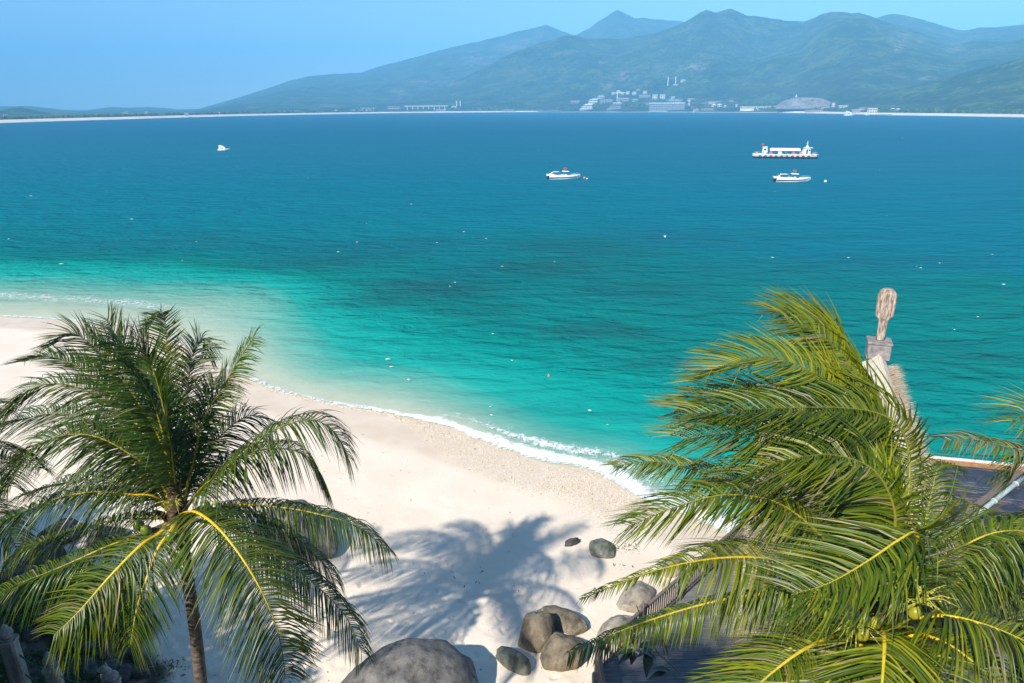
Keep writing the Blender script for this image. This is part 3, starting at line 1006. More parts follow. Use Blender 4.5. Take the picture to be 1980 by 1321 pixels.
    rn = np.repeat(np.clip(r.random(m) * 0.8 + 0.2 * r.random(), 0, 1), rows * 3)
    al = np.tile(np.repeat(np.linspace(0, 1, rows), 3), m)
    dryv = np.repeat(np.where(r.random(m) < (0.06 + dry), 0.75 * r.random(m) + 0.15, 0), rows * 3)
    leaf_me = np_mesh('leaflets', V.reshape(-1, 3), F, {'rnd': rn, 'along': al, 'age': np.full(m * rows * 3, age), 'dry': dryv})
    fr = link_mesh('frond', rib_me, RIB, palm)
    lo = link_mesh('leaflets', leaf_me, mat, fr)
    lo['kind'] = 'stuff'
    if label: fr['label'] = label
    return fr

def palm_trunk(palm, pts, r0, r1, seed=0):
    n = 220
    C, length = catmull(pts, n)
    T = unit(np.gradient(C, axis=0))
    A = unit(np.cross(T, np.array([[0.2, 1.0, 0.1]]))); B = np.cross(T, A)
    k = 18
    ang = 2 * np.pi * np.arange(k) / k
    u = np.linspace(0, 1, n)
    rr = np.random.default_rng(seed)
    # leaf scars: a small ledge about every 9 cm
    ph = (u * length / 0.095 + 0.35 * np.sin(u * 17))[:, None] + 0.35 * np.sin(ang + seed)[None]
    fr = ph - np.floor(ph)
    ring = np.clip(fr * 3.2, 0, 1)
    rad = (r0 + (r1 - r0) * u)[:, None] * (0.94 + 0.075 * (1 - fr)) * (1 + 0.02 * rr.normal(0, 1, (n, k)))
    V = C[:, None] + A[:, None] * (rad * np.cos(ang))[..., None] + B[:, None] * (rad * np.sin(ang))[..., None]
    me = np_mesh('trunk', V.reshape(-1, 3), grid_faces(n, k, wrap=True), {'ring': ring.ravel()}, smooth=True)
    link_mesh('trunk', me, BARK, palm)

def coconut(palm, p, size, mat, axis_dir=(0, 0, -1)):
    me = bpy.data.meshes.new('coconut')
    bm = bmesh.new()
    bmesh.ops.create_uvsphere(bm, u_segments=16, v_segments=10, radius=1.0)
    for v in bm.verts:
        a = math.atan2(v.co.y, v.co.x)
        tri = 1 + 0.05 * math.cos(3 * a)
        zf = v.co.z
        tp = 1 - 0.22 * max(0, -zf) ** 2
        v.co = Vector((v.co.x * tri * tp * 0.86, v.co.y * tri * tp * 0.86, zf * 1.12)) * size
    bm.to_mesh(me); bm.free()
    me.polygons.foreach_set('use_smooth', np.ones(len(me.polygons), dtype=bool))
    o = link_mesh('coconut', me, mat, palm)
    o.location = p
    o.rotation_euler = Vector(axis_dir).to_track_quat('-Z', 'Y').to_euler()
    # the cap and stalk the nut hangs on
    c = MB().lathe([(0.30 * size, 1.0 * size), (0.34 * size, 1.08 * size), (0.2 * size, 1.2 * size), (0.07 * size, 1.5 * size)], 8).build('stalk', FLOWER, o)
    return o

def flower_spray(palm, p, direction, n=16, L=0.5, seed=0):
    r = random.Random(seed)
    mb = MB()
    d = Vector(direction).normalized()
    mb.tube([Vector(p) - d * 0.25, Vector(p), Vector(p) + d * L * 0.5], [0.022, 0.018, 0.008], 6)
    for i in range(n):
        s = Vector((r.gauss(0, 1), r.gauss(0, 1), r.gauss(0, .7)))
        q = (d * 0.8 + s * 0.55).normalized()
        st = Vector(p) + d * L * 0.4 * r.random()
        e = st + q * L * r.uniform(.5, 1.0)
        mid = (st + e) / 2 + Vector((0, 0, 0.04))
        mb.tube([st, mid, e - Vector((0, 0, 0.05))], [0.007, 0.006, 0.003], 4)
        for t in (0.45, 0.7):
            c = st.lerp(e, t)
            mb.lathe([(0.004, -0.016), (0.016, 0), (0.004, 0.016)], 5, c)
    mb.build('flower_spray', FLOWER, palm)

def crown_base(palm, c, seed=0, scale=1.0, n=16):
    """brown leaf bases and fibre wrapping the top of the trunk"""
    r = random.Random(seed)
    c = Vector(c)
    mb = MB()
    mb.lathe([(0.15 * scale, -0.75), (0.19 * scale, -0.4), (0.24 * scale, -0.1), (0.20 * scale, 0.25), (0.13 * scale, 0.6), (0.05 * scale, 0.95)], 14, c)
    mb.build('fibre_wrap', FIBRE, palm, smooth=True)
    for i in range(n):
        a = i * 2.4 + r.uniform(-.3, .3)
        z = r.uniform(-0.35, 0.45)
        d = Vector((math.cos(a), math.sin(a), 0))
        s = Vector((-d.y, d.x, 0))
        w = r.uniform(0.07, 0.13) * scale; L = r.uniform(0.28, 0.6)
        b = c + d * 0.17 * scale + Vector((0, 0, z))
        e = b + d * L * r.uniform(.35, .9) + Vector((0, 0, L * r.uniform(-0.2, .7)))
        m2 = b.lerp(e, 0.55) + Vector((0, 0, 0.06))
        o = Vector((0, 0, 0.022))
        MB().hexa([b - s * w, b + s * w, b + s * w + o, b - s * w + o], [m2 - s * w * .7, m2 + s * w * .7, m2 + s * w * .7 + o, m2 - s * w * .7 + o]) \
            .hexa([m2 - s * w * .7, m2 + s * w * .7, m2 + s * w * .7 + o, m2 - s * w * .7 + o], [e - s * w * .12, e + s * w * .12, e + s * w * .12 + o * .6, e - s * w * .12 + o * .6]) \
            .build('leaf_base', SPATHE if r.random() < .5 else FIBRE, palm)

def spathe(palm, p, d, L=0.75, seed=0):
    """dry boat-shaped flower sheath"""
    d = Vector(d).normalized(); s = d.cross(Vector((0, 0, 1))).normalized(); n = s.cross(d)
    vs, fs = [], []
    N, K = 10, 7
    for i in range(N):
        u = i / (N - 1)
        w = 0.085 * math.sin(math.pi * (0.12 + 0.88 * u)) ** 0.8 + 0.004
        ce = Vector(p) + d * L * u - Vector((0, 0, 0.45 * L * u * u))
        for k in range(K):
            a = math.pi * (k / (K - 1))
            vs.append(ce + s * w * math.cos(a) - n * w * 0.8 * math.sin(a))
    for i in range(N - 1):
        for k in range(K - 1):
            fs.append((i * K + k, i * K + k + 1, (i + 1) * K + k + 1, (i + 1) * K + k))
    MB().add(vs, fs).build('spathe', SPATHE, palm, smooth=True)

def local(palm, pts):
    return [np.asarray(p, float) - np.array(palm.location) for p in pts]

def fronds_from(palm, crown, base_depth, table, mat, wind, seed0):
    """each frond: its course through the air as (px, py, depth offset) and how its leaflets hang"""
    ax = crown - np.array(palm.location)
    for i, (pts, kw) in enumerate(table):
        P = []
        for q in pts:
            P.append(crown if q == 'c' else at(q[0], q[1], base_depth + q[2]))
        kk = dict(kw)
        m = kk.pop('mat', mat)
        wsc = kk.pop('w', 1.0)
        make_frond(palm, local(palm, P), m, ax, wind=np.asarray(wind) * wsc, seed=seed0 + i, **kk)

# ---------------------------------------------------------- the palm on the left
DL = 14.9
crownL = at(345, 1002, DL)
palmL = empty('coconut_palm', (-7.9, 13.0, 1.6))
prop(palmL, 'dark green coconut palm with ringed grey trunk over the shaded sand', 'palm tree', 'coconut palms above the beach')
_tb = np.array([-7.95, 13.0, 1.2]) 
palm_trunk(palmL, local(palmL, [_tb, at(398, 1420, 16.9), at(380, 1240, 16.05), at(362, 1110, 15.4), crownL + np.array([0, 0, -0.25])]), 0.165, 0.125, 3)
crown_base(palmL, crownL - np.array(palmL.location), 5, 1.0, 18)

FL = [
    # upright ones
    (['c', (332, 900, .2), (327, 780, .3), (322, 660, .2), (313, 603, -.1), (284, 640, -.5)], dict(rib_dark=0.3, L=.55, droop=.25, lift=.3, age=.75, splay=(35, 60), w=.5)),
    (['c', (350, 880, .3), (362, 760, .5), (372, 690, .6), (392, 655, .7), (400, 690, .9)], dict(L=.8, droop=.9, age=.25, splay=(40, 70), w=.3)),
    (['c', (372, 900, .2), (395, 810, .2), (430, 750, .1), (465, 690, 0), (492, 652, -.1)], dict(rib_dark=0.3, L=.75, droop=.7, age=.45, splay=(42, 72), w=.2, lift=.0, spacing=.046)),
    (['c', (322, 880, 0), (285, 780, -.1), (245, 690, -.3), (206, 616, -.5)], dict(L=.8, droop=.5, age=.5, splay=(48, 72), w=.6)),
    (['c', (318, 870, -.2), (255, 760, -.4), (190, 680, -.6), (140, 645, -.8), (102, 668, -1.1)], dict(L=.85, droop=.5, age=.35, splay=(40, 66))),
    (['c', (308, 890, .0), (230, 775, .2), (160, 715, .3), (95, 690, .4), (42, 700, .4)], dict(L=.8, droop=.4, age=.15, splay=(44, 68))),
    (['c', (325, 880, -.5), (292, 770, -.9), (240, 690, -1.2), (215, 655, -1.4)], dict(L=1.0, droop=1.0, age=.2, splay=(55, 75), lift=.0, w=.5)),
    (['c', (330, 870, -.5), (312, 770, -.8), (290, 700, -1.1), (262, 655, -1.4)], dict(L=.95, droop=.8, age=.45, splay=(55, 75), lift=.05, w=.4)),
    (['c', (355, 900, .5), (388, 800, .8), (415, 745, 1.1), (438, 745, 1.4)], dict(L=.9, droop=1.0, age=.1, splay=(45, 70), w=.0, rib_dark=.6)),
    # left side
    (['c', (270, 880, .2), (215, 785, .4), (165, 755, .4), (108, 742, .3), (55, 757, .0), (22, 800, -.4)], dict(L=.8, droop=.75, age=.4, splay=(25, 58))),
    (['c', (300, 918, -.1), (245, 875, -.3), (185, 845, -.5), (120, 843, -.7), (60, 872, -1.0), (22, 935, -1.3)], dict(rib_dark=0.25, L=.95, droop=.85, age=.45, splay=(22, 55))),
    (['c', (300, 962, -.3), (255, 957, -.5), (185, 952, -.7), (110, 965, -.8), (20, 1003, -.9), (-40, 1040, -.9)], dict(rib_dark=0.1, L=.82, droop=1.4, age=.45, splay=(25, 55), thick=1.1)),
    (['c', (300, 1002, .3), (240, 1002, .5), (160, 1021, .6), (95, 1043, .6), (48, 1058, .5), (20, 1090, .4)], dict(L=.75, droop=1.5, age=.5, splay=(25, 55))),
    (['c', (280, 1030, -.3), (205, 1058, -.6), (110, 1100, -.8), (30, 1132, -.9), (-30, 1165, -1.0)], dict(L=.9, droop=1.5, age=.55, splay=(25, 55), rib_dark=.25)),
    (['c', (250, 860, .9), (180, 815, 1.3), (110, 800, 1.4), (30, 815, 1.3), (-40, 850, 1.2)], dict(L=.9, droop=.7, age=.15, splay=(25, 55), rib_dark=.3)),
    (['c', (290, 960, .9), (220, 930, 1.3), (140, 930, 1.5), (40, 960, 1.4)], dict(L=.9, droop=1.2, age=.1, splay=(25, 55), rib_dark=.5)),
    # hanging in front
    (['c', (305, 1034, -.5), (272, 1055, -.9), (215, 1112, -1.3), (152, 1183, -1.5), (105, 1228, -1.6)], dict(rib_dark=0, L=.92, droop=.75, age=.75, splay=(20, 50), lift=.0, thick=1.3, roll=-12)),
    (['c', (330, 1028, -.5), (305, 1062, -.9), (283, 1120, -1.2), (264, 1180, -1.35), (252, 1250, -1.2)], dict(w=.15, rib_dark=0, L=.8, droop=.9, age=.7, splay=(28, 66), lift=.0, thick=1.25, spacing=.05)),
    (['c', (358, 992, -.5), (385, 993, -.9), (430, 1030, -1.3), (480, 1098, -1.6), (520, 1175, -1.7), (543, 1245, -1.6), (552, 1312, -1.3)], dict(w=.15, rib_dark=0.05, L=.98, droop=.6, age=.65, splay=(22, 52), lift=.05, thick=1.2)),
    # right side
    (['c', (410, 1012, .2), (470, 1037, .3), (545, 1080, .3), (620, 1140, .2), (672, 1198, .0), (700, 1262, -.2)], dict(w=.15, L=.8, droop=1.4, age=.1, splay=(25, 55), rib_dark=.6)),
    (['c', (400, 985, .4), (450, 977, .6), (520, 979, .8), (605, 992, .8), (690, 1018, .7), (752, 1068, .5)], dict(w=.15, rib_dark=0.15, L=.72, droop=1.5, age=.4, splay=(25, 58))),
    (['c', (385, 950, -.1), (425, 915, -.3), (480, 867, -.4), (545, 825, -.4), (605, 812, -.3), (648, 838, -.2), (672, 885, -.1)], dict(w=.15, rib_dark=0.3, L=.88, droop=.85, age=.45, splay=(25, 55), gaps=.12)),
    (['c', (400, 930, .8), (450, 890, 1.2), (520, 868, 1.5), (585, 880, 1.6), (625, 945, 1.6)], dict(w=.15, L=.9, droop=1.2, age=.2, splay=(25, 55), rib_dark=.4)),
    (['c', (410, 990, .8), (480, 990, 1.2), (560, 1030, 1.4), (625, 1090, 1.3), (648, 1128, 1.2)], dict(w=.15, L=.85, droop=1.3, age=.1, splay=(25, 55), rib_dark=.5)),
    (['c', (385, 900, .8), (430, 840, 1.3), (478, 805, 1.6), (520, 812, 1.8)], dict(w=.15, L=.95, droop=1.0, age=.1, splay=(35, 62), rib_dark=.5)),
]
for _p, _k in FL:
    up_ = _k.get('splay', (28, 0))[0] >= 35
    _k['L'] *= .82 if up_ else 1.12
    _k['droop'] *= .8 if up_ else 1.1
fronds_from(palmL, crownL, DL, FL, LEAF_DARK, (-0.5, 0.12, 0.08), 0)
for (px, py, dd, sz) in [(397, 980, -.55, .13), (418, 984, -.5, .135), (350, 1072, -.75, .115), (343, 1090, -.8, .12), (357, 1100, -.78, .125), (268, 1016, -.5, .13), (283, 1026, -.55, .125), (408, 1000, -.5, .12), (330, 1040, -.7, .12)]:
    coconut(palmL, local(palmL, [at(px, py, DL + dd)])[0], sz, NUT_GREEN, (rng.normal(0, .3), rng.normal(0, .3), -1))
flower_spray(palmL, local(palmL, [at(343, 975, DL - .45)])[0], (0.0, -.6, .5), 22, .45, 3)
flower_spray(palmL, local(palmL, [at(300, 1045, DL - .6)])[0], (-.4, -.6, .0), 12, .4, 4)
spathe(palmL, local(palmL, [at(320, 1020, DL - .3)])[0], (-0.8, -.4, .25), .75)
spathe(palmL, local(palmL, [at(350, 1035, DL - .35)])[0], (.05, -.35, -.8), .6)
spathe(palmL, local(palmL, [at(410, 1000, DL - .1)])[0], (0.9, -.2, .1), .7)

# ---------------------------------------------------------- the palm on the right, bent by the wind
DR = 10.0
crownR = at(1700, 1195, DR)
palmR = empty('coconut_palm', (6.4, 9.3, 1.0))
prop(palmR, 'bright yellow-green coconut palm with wind-swept fronds beside the wooden deck', 'palm tree', 'coconut palms above the beach')
palm_trunk(palmR, local(palmR, [np.array([6.6, 9.8, 0.6]), np.array([6.2, 9.2, 4.0]), np.array([5.7, 8.5, 7.5]), crownR + np.array([0, 0, -.25])]), 0.17, 0.125, 8)
crown_base(palmR, crownR - np.array(palmR.location), 15, .95, 16)
FR = [
    # tall ones blown over to the left
    (['c', (1720, 1060, .6), (1722, 930, 1.0), (1692, 800, 1.2), (1640, 700, 1.2), (1580, 642, 1.1), (1515, 618, 1.0)], dict(lee=.5, rib_dark=.85, thick=.8, L=.85, droop=.15, age=.75, splay=(35, 66), w=.9)),
    (['c', (1710, 1060, .9), (1715, 930, 1.5), (1690, 790, 1.9), (1640, 690, 2.0), (1590, 630, 2.0), (1540, 602, 1.9), (1490, 600, 1.8)], dict(lee=.5, rib_dark=.85, thick=.8, L=.75, droop=.1, age=.6, splay=(40, 68), w=.9)),
    (['c', (1705, 1050, .5), (1690, 920, .8), (1640, 800, .9), (1575, 725, .8), (1495, 692, .6), (1420, 700, .4), (1352, 735, .2)], dict(rib_dark=.85, thick=.8, L=.72, droop=.15, age=1.0, splay=(35, 62), w=.8, mat=LEAF_BRIGHT)),
    (['c', (1740, 1060, .5), (1757, 950, .7), (1756, 868, .8), (1735, 822, .7), (1690, 797, .6), (1610, 788, .4), (1500, 790, .2), (1400, 795, .0), (1330, 802, -.1)], dict(lee=.5, rib_dark=.85, thick=.8, L=.95, droop=.35, age=.45, splay=(30, 58), w=.8)),
    (['c', (1690, 1060, .8), (1660, 940, 1.1), (1600, 840, 1.2), (1510, 785, 1.1), (1410, 772, .9), (1310, 790, .7)], dict(rib_dark=.85, thick=.8, L=.8, droop=.3, age=.2, splay=(35, 62), w=.8)),
    (['c', (1690, 1080, .3), (1660, 980, .4), (1600, 890, .4), (1510, 850, .2), (1410, 840, .0), (1320, 850, -.1)], dict(rib_dark=.85, thick=.8, L=.9, droop=.5, age=.35, splay=(30, 58), w=.8)),
    (['c', (1720, 1080, .0), (1730, 990, -.1), (1690, 910, -.2), (1610, 880, -.3), (1520, 890, -.4), (1440, 920, -.5)], dict(lee=.5, rib_dark=.85, thick=.8, L=.9, droop=.55, age=.4, splay=(30, 58), w=.8)),
    (['c', (1690, 1110, .6), (1660, 1030, .9), (1600, 960, 1.0), (1540, 930, 1.0), (1480, 930, 1.0)], dict(rib_dark=.85, thick=.8, L=.9, droop=.6, age=.2, splay=(30, 58), w=.8)),
    # left side, over the beach
    (['c', (1660, 1110, .5), (1590, 1045, .7), (1510, 985, .8), (1430, 942, .7), (1340, 908, .5), (1260, 893, .3), (1185, 903, .1)], dict(taper=.3, L=.62, droop=.75, age=.6, splay=(28, 55), w=.6)),
    (['c', (1660, 1120, .1), (1600, 1050, .0), (1540, 995, -.1), (1480, 965, -.2), (1395, 958, -.3), (1310, 980, -.4), (1215, 1018, -.5)], dict(L=.72, droop=.75, age=.5, splay=(25, 52), w=.6)),
    (['c', (1660, 1130, -.1), (1600, 1108, -.2), (1530, 1088, -.3), (1450, 1078, -.4), (1370, 1082, -.5), (1280, 1100, -.6), (1200, 1128, -.7), (1120, 1160, -.8)], dict(taper=.78, rib_dark=0.1, L=.95, droop=1.1, age=.55, splay=(22, 50), w=.35, thick=1.1)),
    (['c', (1640, 1160, -.1), (1560, 1145, -.1), (1460, 1150, -.2), (1370, 1166, -.3), (1270, 1195, -.4), (1180, 1228, -.5), (1100, 1264, -.6)], dict(taper=.25, lift=-.1, rib_dark=0.15, L=.50, droop=1.7, age=.45, splay=(24, 46), w=.3, gaps=.03)),
    # the bent one in the middle
    (['c', (1735, 1140, -.6), (1768, 1070, -.9), (1772, 1030, -1.1), (1740, 1043, -1.25), (1670, 1090, -1.4), (1600, 1129, -1.5), (1530, 1150, -1.5)], dict(rib_dark=0.1, L=.9, droop=.25, age=.5, splay=(24, 50), w=.55, lift=.15)),
    (['c', (1720, 1140, -.4), (1745, 1080, -.7), (1760, 1050, -.8), (1755, 1065, -1.1), (1735, 1110, -1.2), (1712, 1160, -1.2)], dict(L=.55, droop=.5, age=.2, splay=(35, 62), w=.9, rib_dark=.6)),
    # hanging towards the viewer
    (['c', (1650, 1218, -.4), (1600, 1235, -.7), (1545, 1262, -.95), (1480, 1312, -1.1), (1420, 1370, -1.2)], dict(rib_dark=0, L=.75, droop=.6, age=.6, splay=(25, 52), thick=1.35, w=.4, lift=.02)),
    (['c', (1640, 1225, -.1), (1570, 1238, -.3), (1510, 1262, -.5), (1440, 1300, -.6), (1375, 1345, -.7)], dict(rib_dark=0, L=.65, droop=.7, age=.65, splay=(25, 52), thick=1.2, w=.4, lift=.02)),
    (['c', (1704, 1215, -.7), (1710, 1235, -1.2), (1708, 1290, -1.6), (1702, 1360, -1.9), (1695, 1440, -2.1)], dict(rib_dark=0, L=.75, droop=.35, age=.65, splay=(28, 55), thick=1.3, w=.25, lift=-.02, spacing=.036)),
    (['c', (1670, 1240, -.7), (1640, 1280, -1.1), (1590, 1330, -1.4), (1540, 1390, -1.5)], dict(rib_dark=0, L=.75, droop=.5, age=.55, splay=(25, 52), thick=1.2, w=.4, lift=.02)),
    (['c', (1722, 1218, -.3), (1765, 1198, -.6), (1825, 1191, -.9), (1900, 1207, -1.1), (1985, 1242, -1.3), (2060, 1290, -1.4)], dict(rib_dark=0, L=.75, droop=1.0, age=.55, splay=(25, 52), thick=1.25, w=.2)),
    (['c', (1735, 1230, -.5), (1785, 1228, -.8), (1840, 1250, -1.1), (1900, 1296, -1.3), (1950, 1350, -1.4)], dict(rib_dark=0, L=.75, droop=.7, age=.5, splay=(25, 52), thick=1.25, w=.3)),
    (['c', (1730, 1245, -.7), (1770, 1257, -1.0), (1800, 1290, -1.3), (1825, 1340, -1.5), (1840, 1400, -1.6)], dict(rib_dark=0, L=.75, droop=.5, age=.45, splay=(25, 52), thick=1.2, w=.3)),
    # right side
    (['c', (1745, 1145, .3), (1790, 1105, .5), (1850, 1063, .6), (1925, 1030, .6), (2000, 1030, .5), (2070, 1060, .3)], dict(rib_dark=0.15, L=.95, droop=1.3, age=.3, splay=(25, 52), w=.25, thick=1.1)),
    (['c', (1745, 1130, .9), (1780, 1040, 1.4), (1800, 960, 1.7), (1815, 905, 1.9), (1845, 900, 2.1)], dict(L=.55, droop=1.0, age=.2, splay=(40, 65), w=.0, rib_dark=.5)),
    (['c', (1745, 1160, .5), (1800, 1140, .8), (1870, 1125, 1.0), (1950, 1130, 1.1), (2030, 1170, 1.0)], dict(L=.9, droop=1.4, age=.05, splay=(25, 52), w=.2, rib_dark=.5)),
]
fronds_from(palmR, crownR, DR, FR, LEAF_BRIGHT, (-1.05, 0.16, 0.06), 100)
for (px, py, dd, sz, mt) in [(1672, 1200, -1.25, .092, NUT_YELLOW), (1692, 1205, -1.2, .080, NUT_YELLOW), (1644, 1216, -1.2, .092, NUT_YELLOW), (1668, 1228, -1.25, .085, NUT_YELLOW), (1768, 1186, -1.2, .085, NUT_YELLOW),
                             (1580, 1181, -1.2, .066, NUT_YELLOW), (1592, 1185, -1.2, .066, NUT_YELLOW), (1590, 1160, -.1, .06, NUT_YELLOW), (1603, 1155, -.1, .06, NUT_YELLOW), (1575, 1158, -.1, .055, NUT_YELLOW), (1612, 1168, -.15, .06, NUT_YELLOW)]:
    coconut(palmR, local(palmR, [at(px, py, DR + dd)])[0], sz, mt, (rng.normal(0, .3), rng.normal(0, .3), -1))
flower_spray(palmR, local(palmR, [at(1768, 1168, DR - 1.2)])[0], (.3, -.3, .6), 22, .42, 31)
flower_spray(palmR, local(palmR, [at(1655, 1200, DR - 1.15)])[0], (-.5, -.5, .2), 20, .42, 32)
flower_spray(palmR, local(palmR, [at(1595, 1160, DR - 1.1)])[0], (-.5, -.2, .2), 20, .4, 33)
spathe(palmR, local(palmR, [at(1770, 1130, DR - .3)])[0], (.7, .1, .5), .55)

# ---------------------------------------------------------- the two palms only partly in view
def ring_palm(foot, crown, label, spec, seed, skip=lambda a: False, mat=LEAF_DARK, wind=(0, 0, 0), n=16, L=4.2):
    p = empty('coconut_palm', tuple(foot))
    prop(p, label, 'palm tree', 'coconut palms above the beach')
    palm_trunk(p, local(p, [np.array(foot) + (0, 0, -.4), (np.array(foot) + crown) / 2 + (.2, .1, 0), crown + np.array([0, 0, -.2])]), .22, .15, seed)
    crown_base(p, crown - np.array(foot), seed, 1.0, 10)
    r = random.Random(seed)
    loc = crown - np.array(foot)
    for i in range(n):
        a = i * 2.399 + r.uniform(-.2, .2)
        if skip(a % (2 * math.pi)): continue
        el = 1.15 - 1.5 * i / n
        d = np.array([math.cos(a), math.sin(a), 0])
        pts = [loc]
        for t in (0.3, 0.6, 0.85, 1.0):
            pts.append(loc + d * L * t * math.cos(el * (1 - .5 * t)) + np.array([0, 0, L * (t * math.sin(el) - 0.75 * t * t * (0.8 + .3 * math.cos(el)))]))
        make_frond(p, pts, mat, loc, L=.85, droop=.9, wind=wind, age=r.uniform(.1, .6), seed=seed * 40 + i, spacing=.05)
    for i, (pts, kw) in enumerate(spec):
        make_frond(p, local(p, [crown if q == 'c' else at(*q) for q in pts]), mat, loc, wind=wind, seed=seed * 60 + i, **kw)
    return p

crownE = at(2150, 985, 13.0)
ring_palm((crownE[0] + .3, crownE[1] + .6, 1.4), crownE, 'coconut palm at the right edge of the view with only its frond ends showing', [
    (['c', (2070, 930, 12.9), (1995, 878, 12.8), (1935, 862, 12.7), (1880, 850, 12.6), (1825, 852, 12.5)], dict(L=.55, droop=.7, age=.4, dry=.45, splay=(25, 50), gaps=.25)),
    (['c', (2090, 890, 13.3), (2040, 820, 13.5), (1995, 800, 13.5), (1955, 815, 13.4)], dict(L=.8, droop=.5, age=.6, splay=(25, 50))),
    (['c', (2050, 1000, 12.6), (1990, 1010, 12.4), (1945, 1001, 12.3), (1890, 983, 12.2), (1822, 955, 12.1)], dict(rib_dark=0.1, L=.5, droop=1.5, age=.5, splay=(25, 50), gaps=.55, bare=.3)),
    (['c', (2090, 1010, 12.4), (2030, 1010, 12.1), (1985, 1040, 11.8), (1940, 1085, 11.5), (1905, 1140, 11.3)], dict(L=.8, droop=1.2, age=.35, splay=(25, 50), dry=.1)),
    (['c', (2090, 1020, 12.3), (2030, 1040, 12.0), (1970, 1085, 11.7), (1925, 1140, 11.4)], dict(L=.85, droop=1.3, age=.2, splay=(25, 50))),
    (['c', (2100, 1050, 12.2), (2060, 1090, 11.9), (2005, 1150, 11.6), (1975, 1215, 11.4)], dict(L=.85, droop=1.3, age=.15, splay=(25, 50))),
    (['c', (2060, 900, 13.4), (2010, 870, 13.5), (1975, 890, 13.5), (1950, 930, 13.5)], dict(L=.75, droop=.9, age=.3, splay=(25, 50))),
], 71, skip=lambda a: 1.6 < a < 4.6, mat=LEAF_BRIGHT, wind=(-.45, .1, 0), n=12)
crownW = at(-150, 905, 17.0)
ring_palm((crownW[0] - .4, crownW[1] + .4, 3.6), crownW, 'dark coconut palm at the left edge of the view with two frond ends showing', [
    (['c', (-100, 840, 17), (-50, 795, 17), (-10, 785, 16.9), (14, 800, 16.8)], dict(L=.7, droop=.9, age=.15, splay=(25, 50))),
    (['c', (-100, 900, 16.8), (-50, 890, 16.7), (0, 905, 16.6), (20, 940, 16.5)], dict(L=.8, droop=1.0, age=.15, splay=(25, 50))),
    (['c', (-90, 960, 16.6), (-30, 985, 16.5), (15, 1030, 16.4), (40, 1080, 16.3)], dict(L=.8, droop=1.1, age=.1, splay=(25, 50))),
], 83, skip=lambda a: a < 1.3 or a > 5.2, n=10)

# ================================================================== rocks, bank, deck, hut
def ground_hit(px, py):
    d = ray(px, py)
    t = np.linspace(8, 90, 1600)
    P = CAM[None] + t[:, None] * d[None]
    g = ground_z(P[:, 0], P[:, 1])
    k = np.where(P[:, 2] <= g)[0]
    return P[k[0]] if len(k) else P[-1]

def rock_mat(name, c0, c1, c2, speck=0.5):
    t = NT(name)
    co = t.coord()
    a = t.noise(co, 1.6, 6, 0.62, dist=0.3)
    g = t.noise(co, 38, 3, 0.75)
    col = t.ramp(a, [(0.28, c0), (0.5, c1), (0.72, c2)])
    col = t.mix(speck * 0.45, col, t.ramp(g, [(0.35, tuple(x * 0.25 for x in c0)), (0.5, c1), (0.68, tuple(min(1, x * 1.5) for x in c2))]))
    streak = t.noise(t.mapping(co, (1.5, 1.5, 0.35)), 2.2, 5, 0.65)
    col = t.mix(t.ramp(streak, [(0.47, (0,) * 3), (0.66, (0.75,) * 3)]), col, tuple(x * 0.5 for x in c0))
    lich = t.noise(co, 3.1, 7, 0.75)
    col = t.mix(t.ramp(lich, [(0.60, (0,) * 3), (0.70, (0.55,) * 3)]), col, tuple(min(1, x * 1.35) for x in c2))
    crk = t.n('ShaderNodeTexVoronoi', feature='DISTANCE_TO_EDGE'); crk.inputs['Scale'].default_value = 0.9
    t.l(t.noise(co, 1.2, 4, 0.6, out='Color'), crk.inputs['Vector'])
    col = t.mix(t.ramp(crk.outputs['Distance'], [(0.0, (0.8,) * 3), (0.02, (0.0,) * 3)]), col, tuple(x * 0.3 for x in c0))
    h = t.math('ADD', t.math('MULTIPLY', t.noise(co, 4, 8, 0.7), 1.0), t.math('MULTIPLY', g, 0.3))
    return t.done(t.bsdf(col, 0.85, 0.25, 0, t.bump(h, 0.7, 0.06)))
GRANITE = rock_mat('granite_grey', (0.08, 0.078, 0.075), (0.16, 0.15, 0.14), (0.26, 0.245, 0.225))
GRANITE_TAN = rock_mat('granite_tan', (0.10, 0.078, 0.052), (0.205, 0.165, 0.115), (0.33, 0.275, 0.20))
GRANITE_PALE = rock_mat('granite_pale', (0.20, 0.165, 0.12), (0.35, 0.30, 0.235), (0.50, 0.44, 0.36))
ROCK_DARK = rock_mat('rock_dark', (0.035, 0.036, 0.034), (0.075, 0.073, 0.068), (0.14, 0.135, 0.125))
ROCK_MOSS = rock_mat('rock_olive', (0.085, 0.095, 0.075), (0.15, 0.155, 0.12), (0.24, 0.235, 0.19))

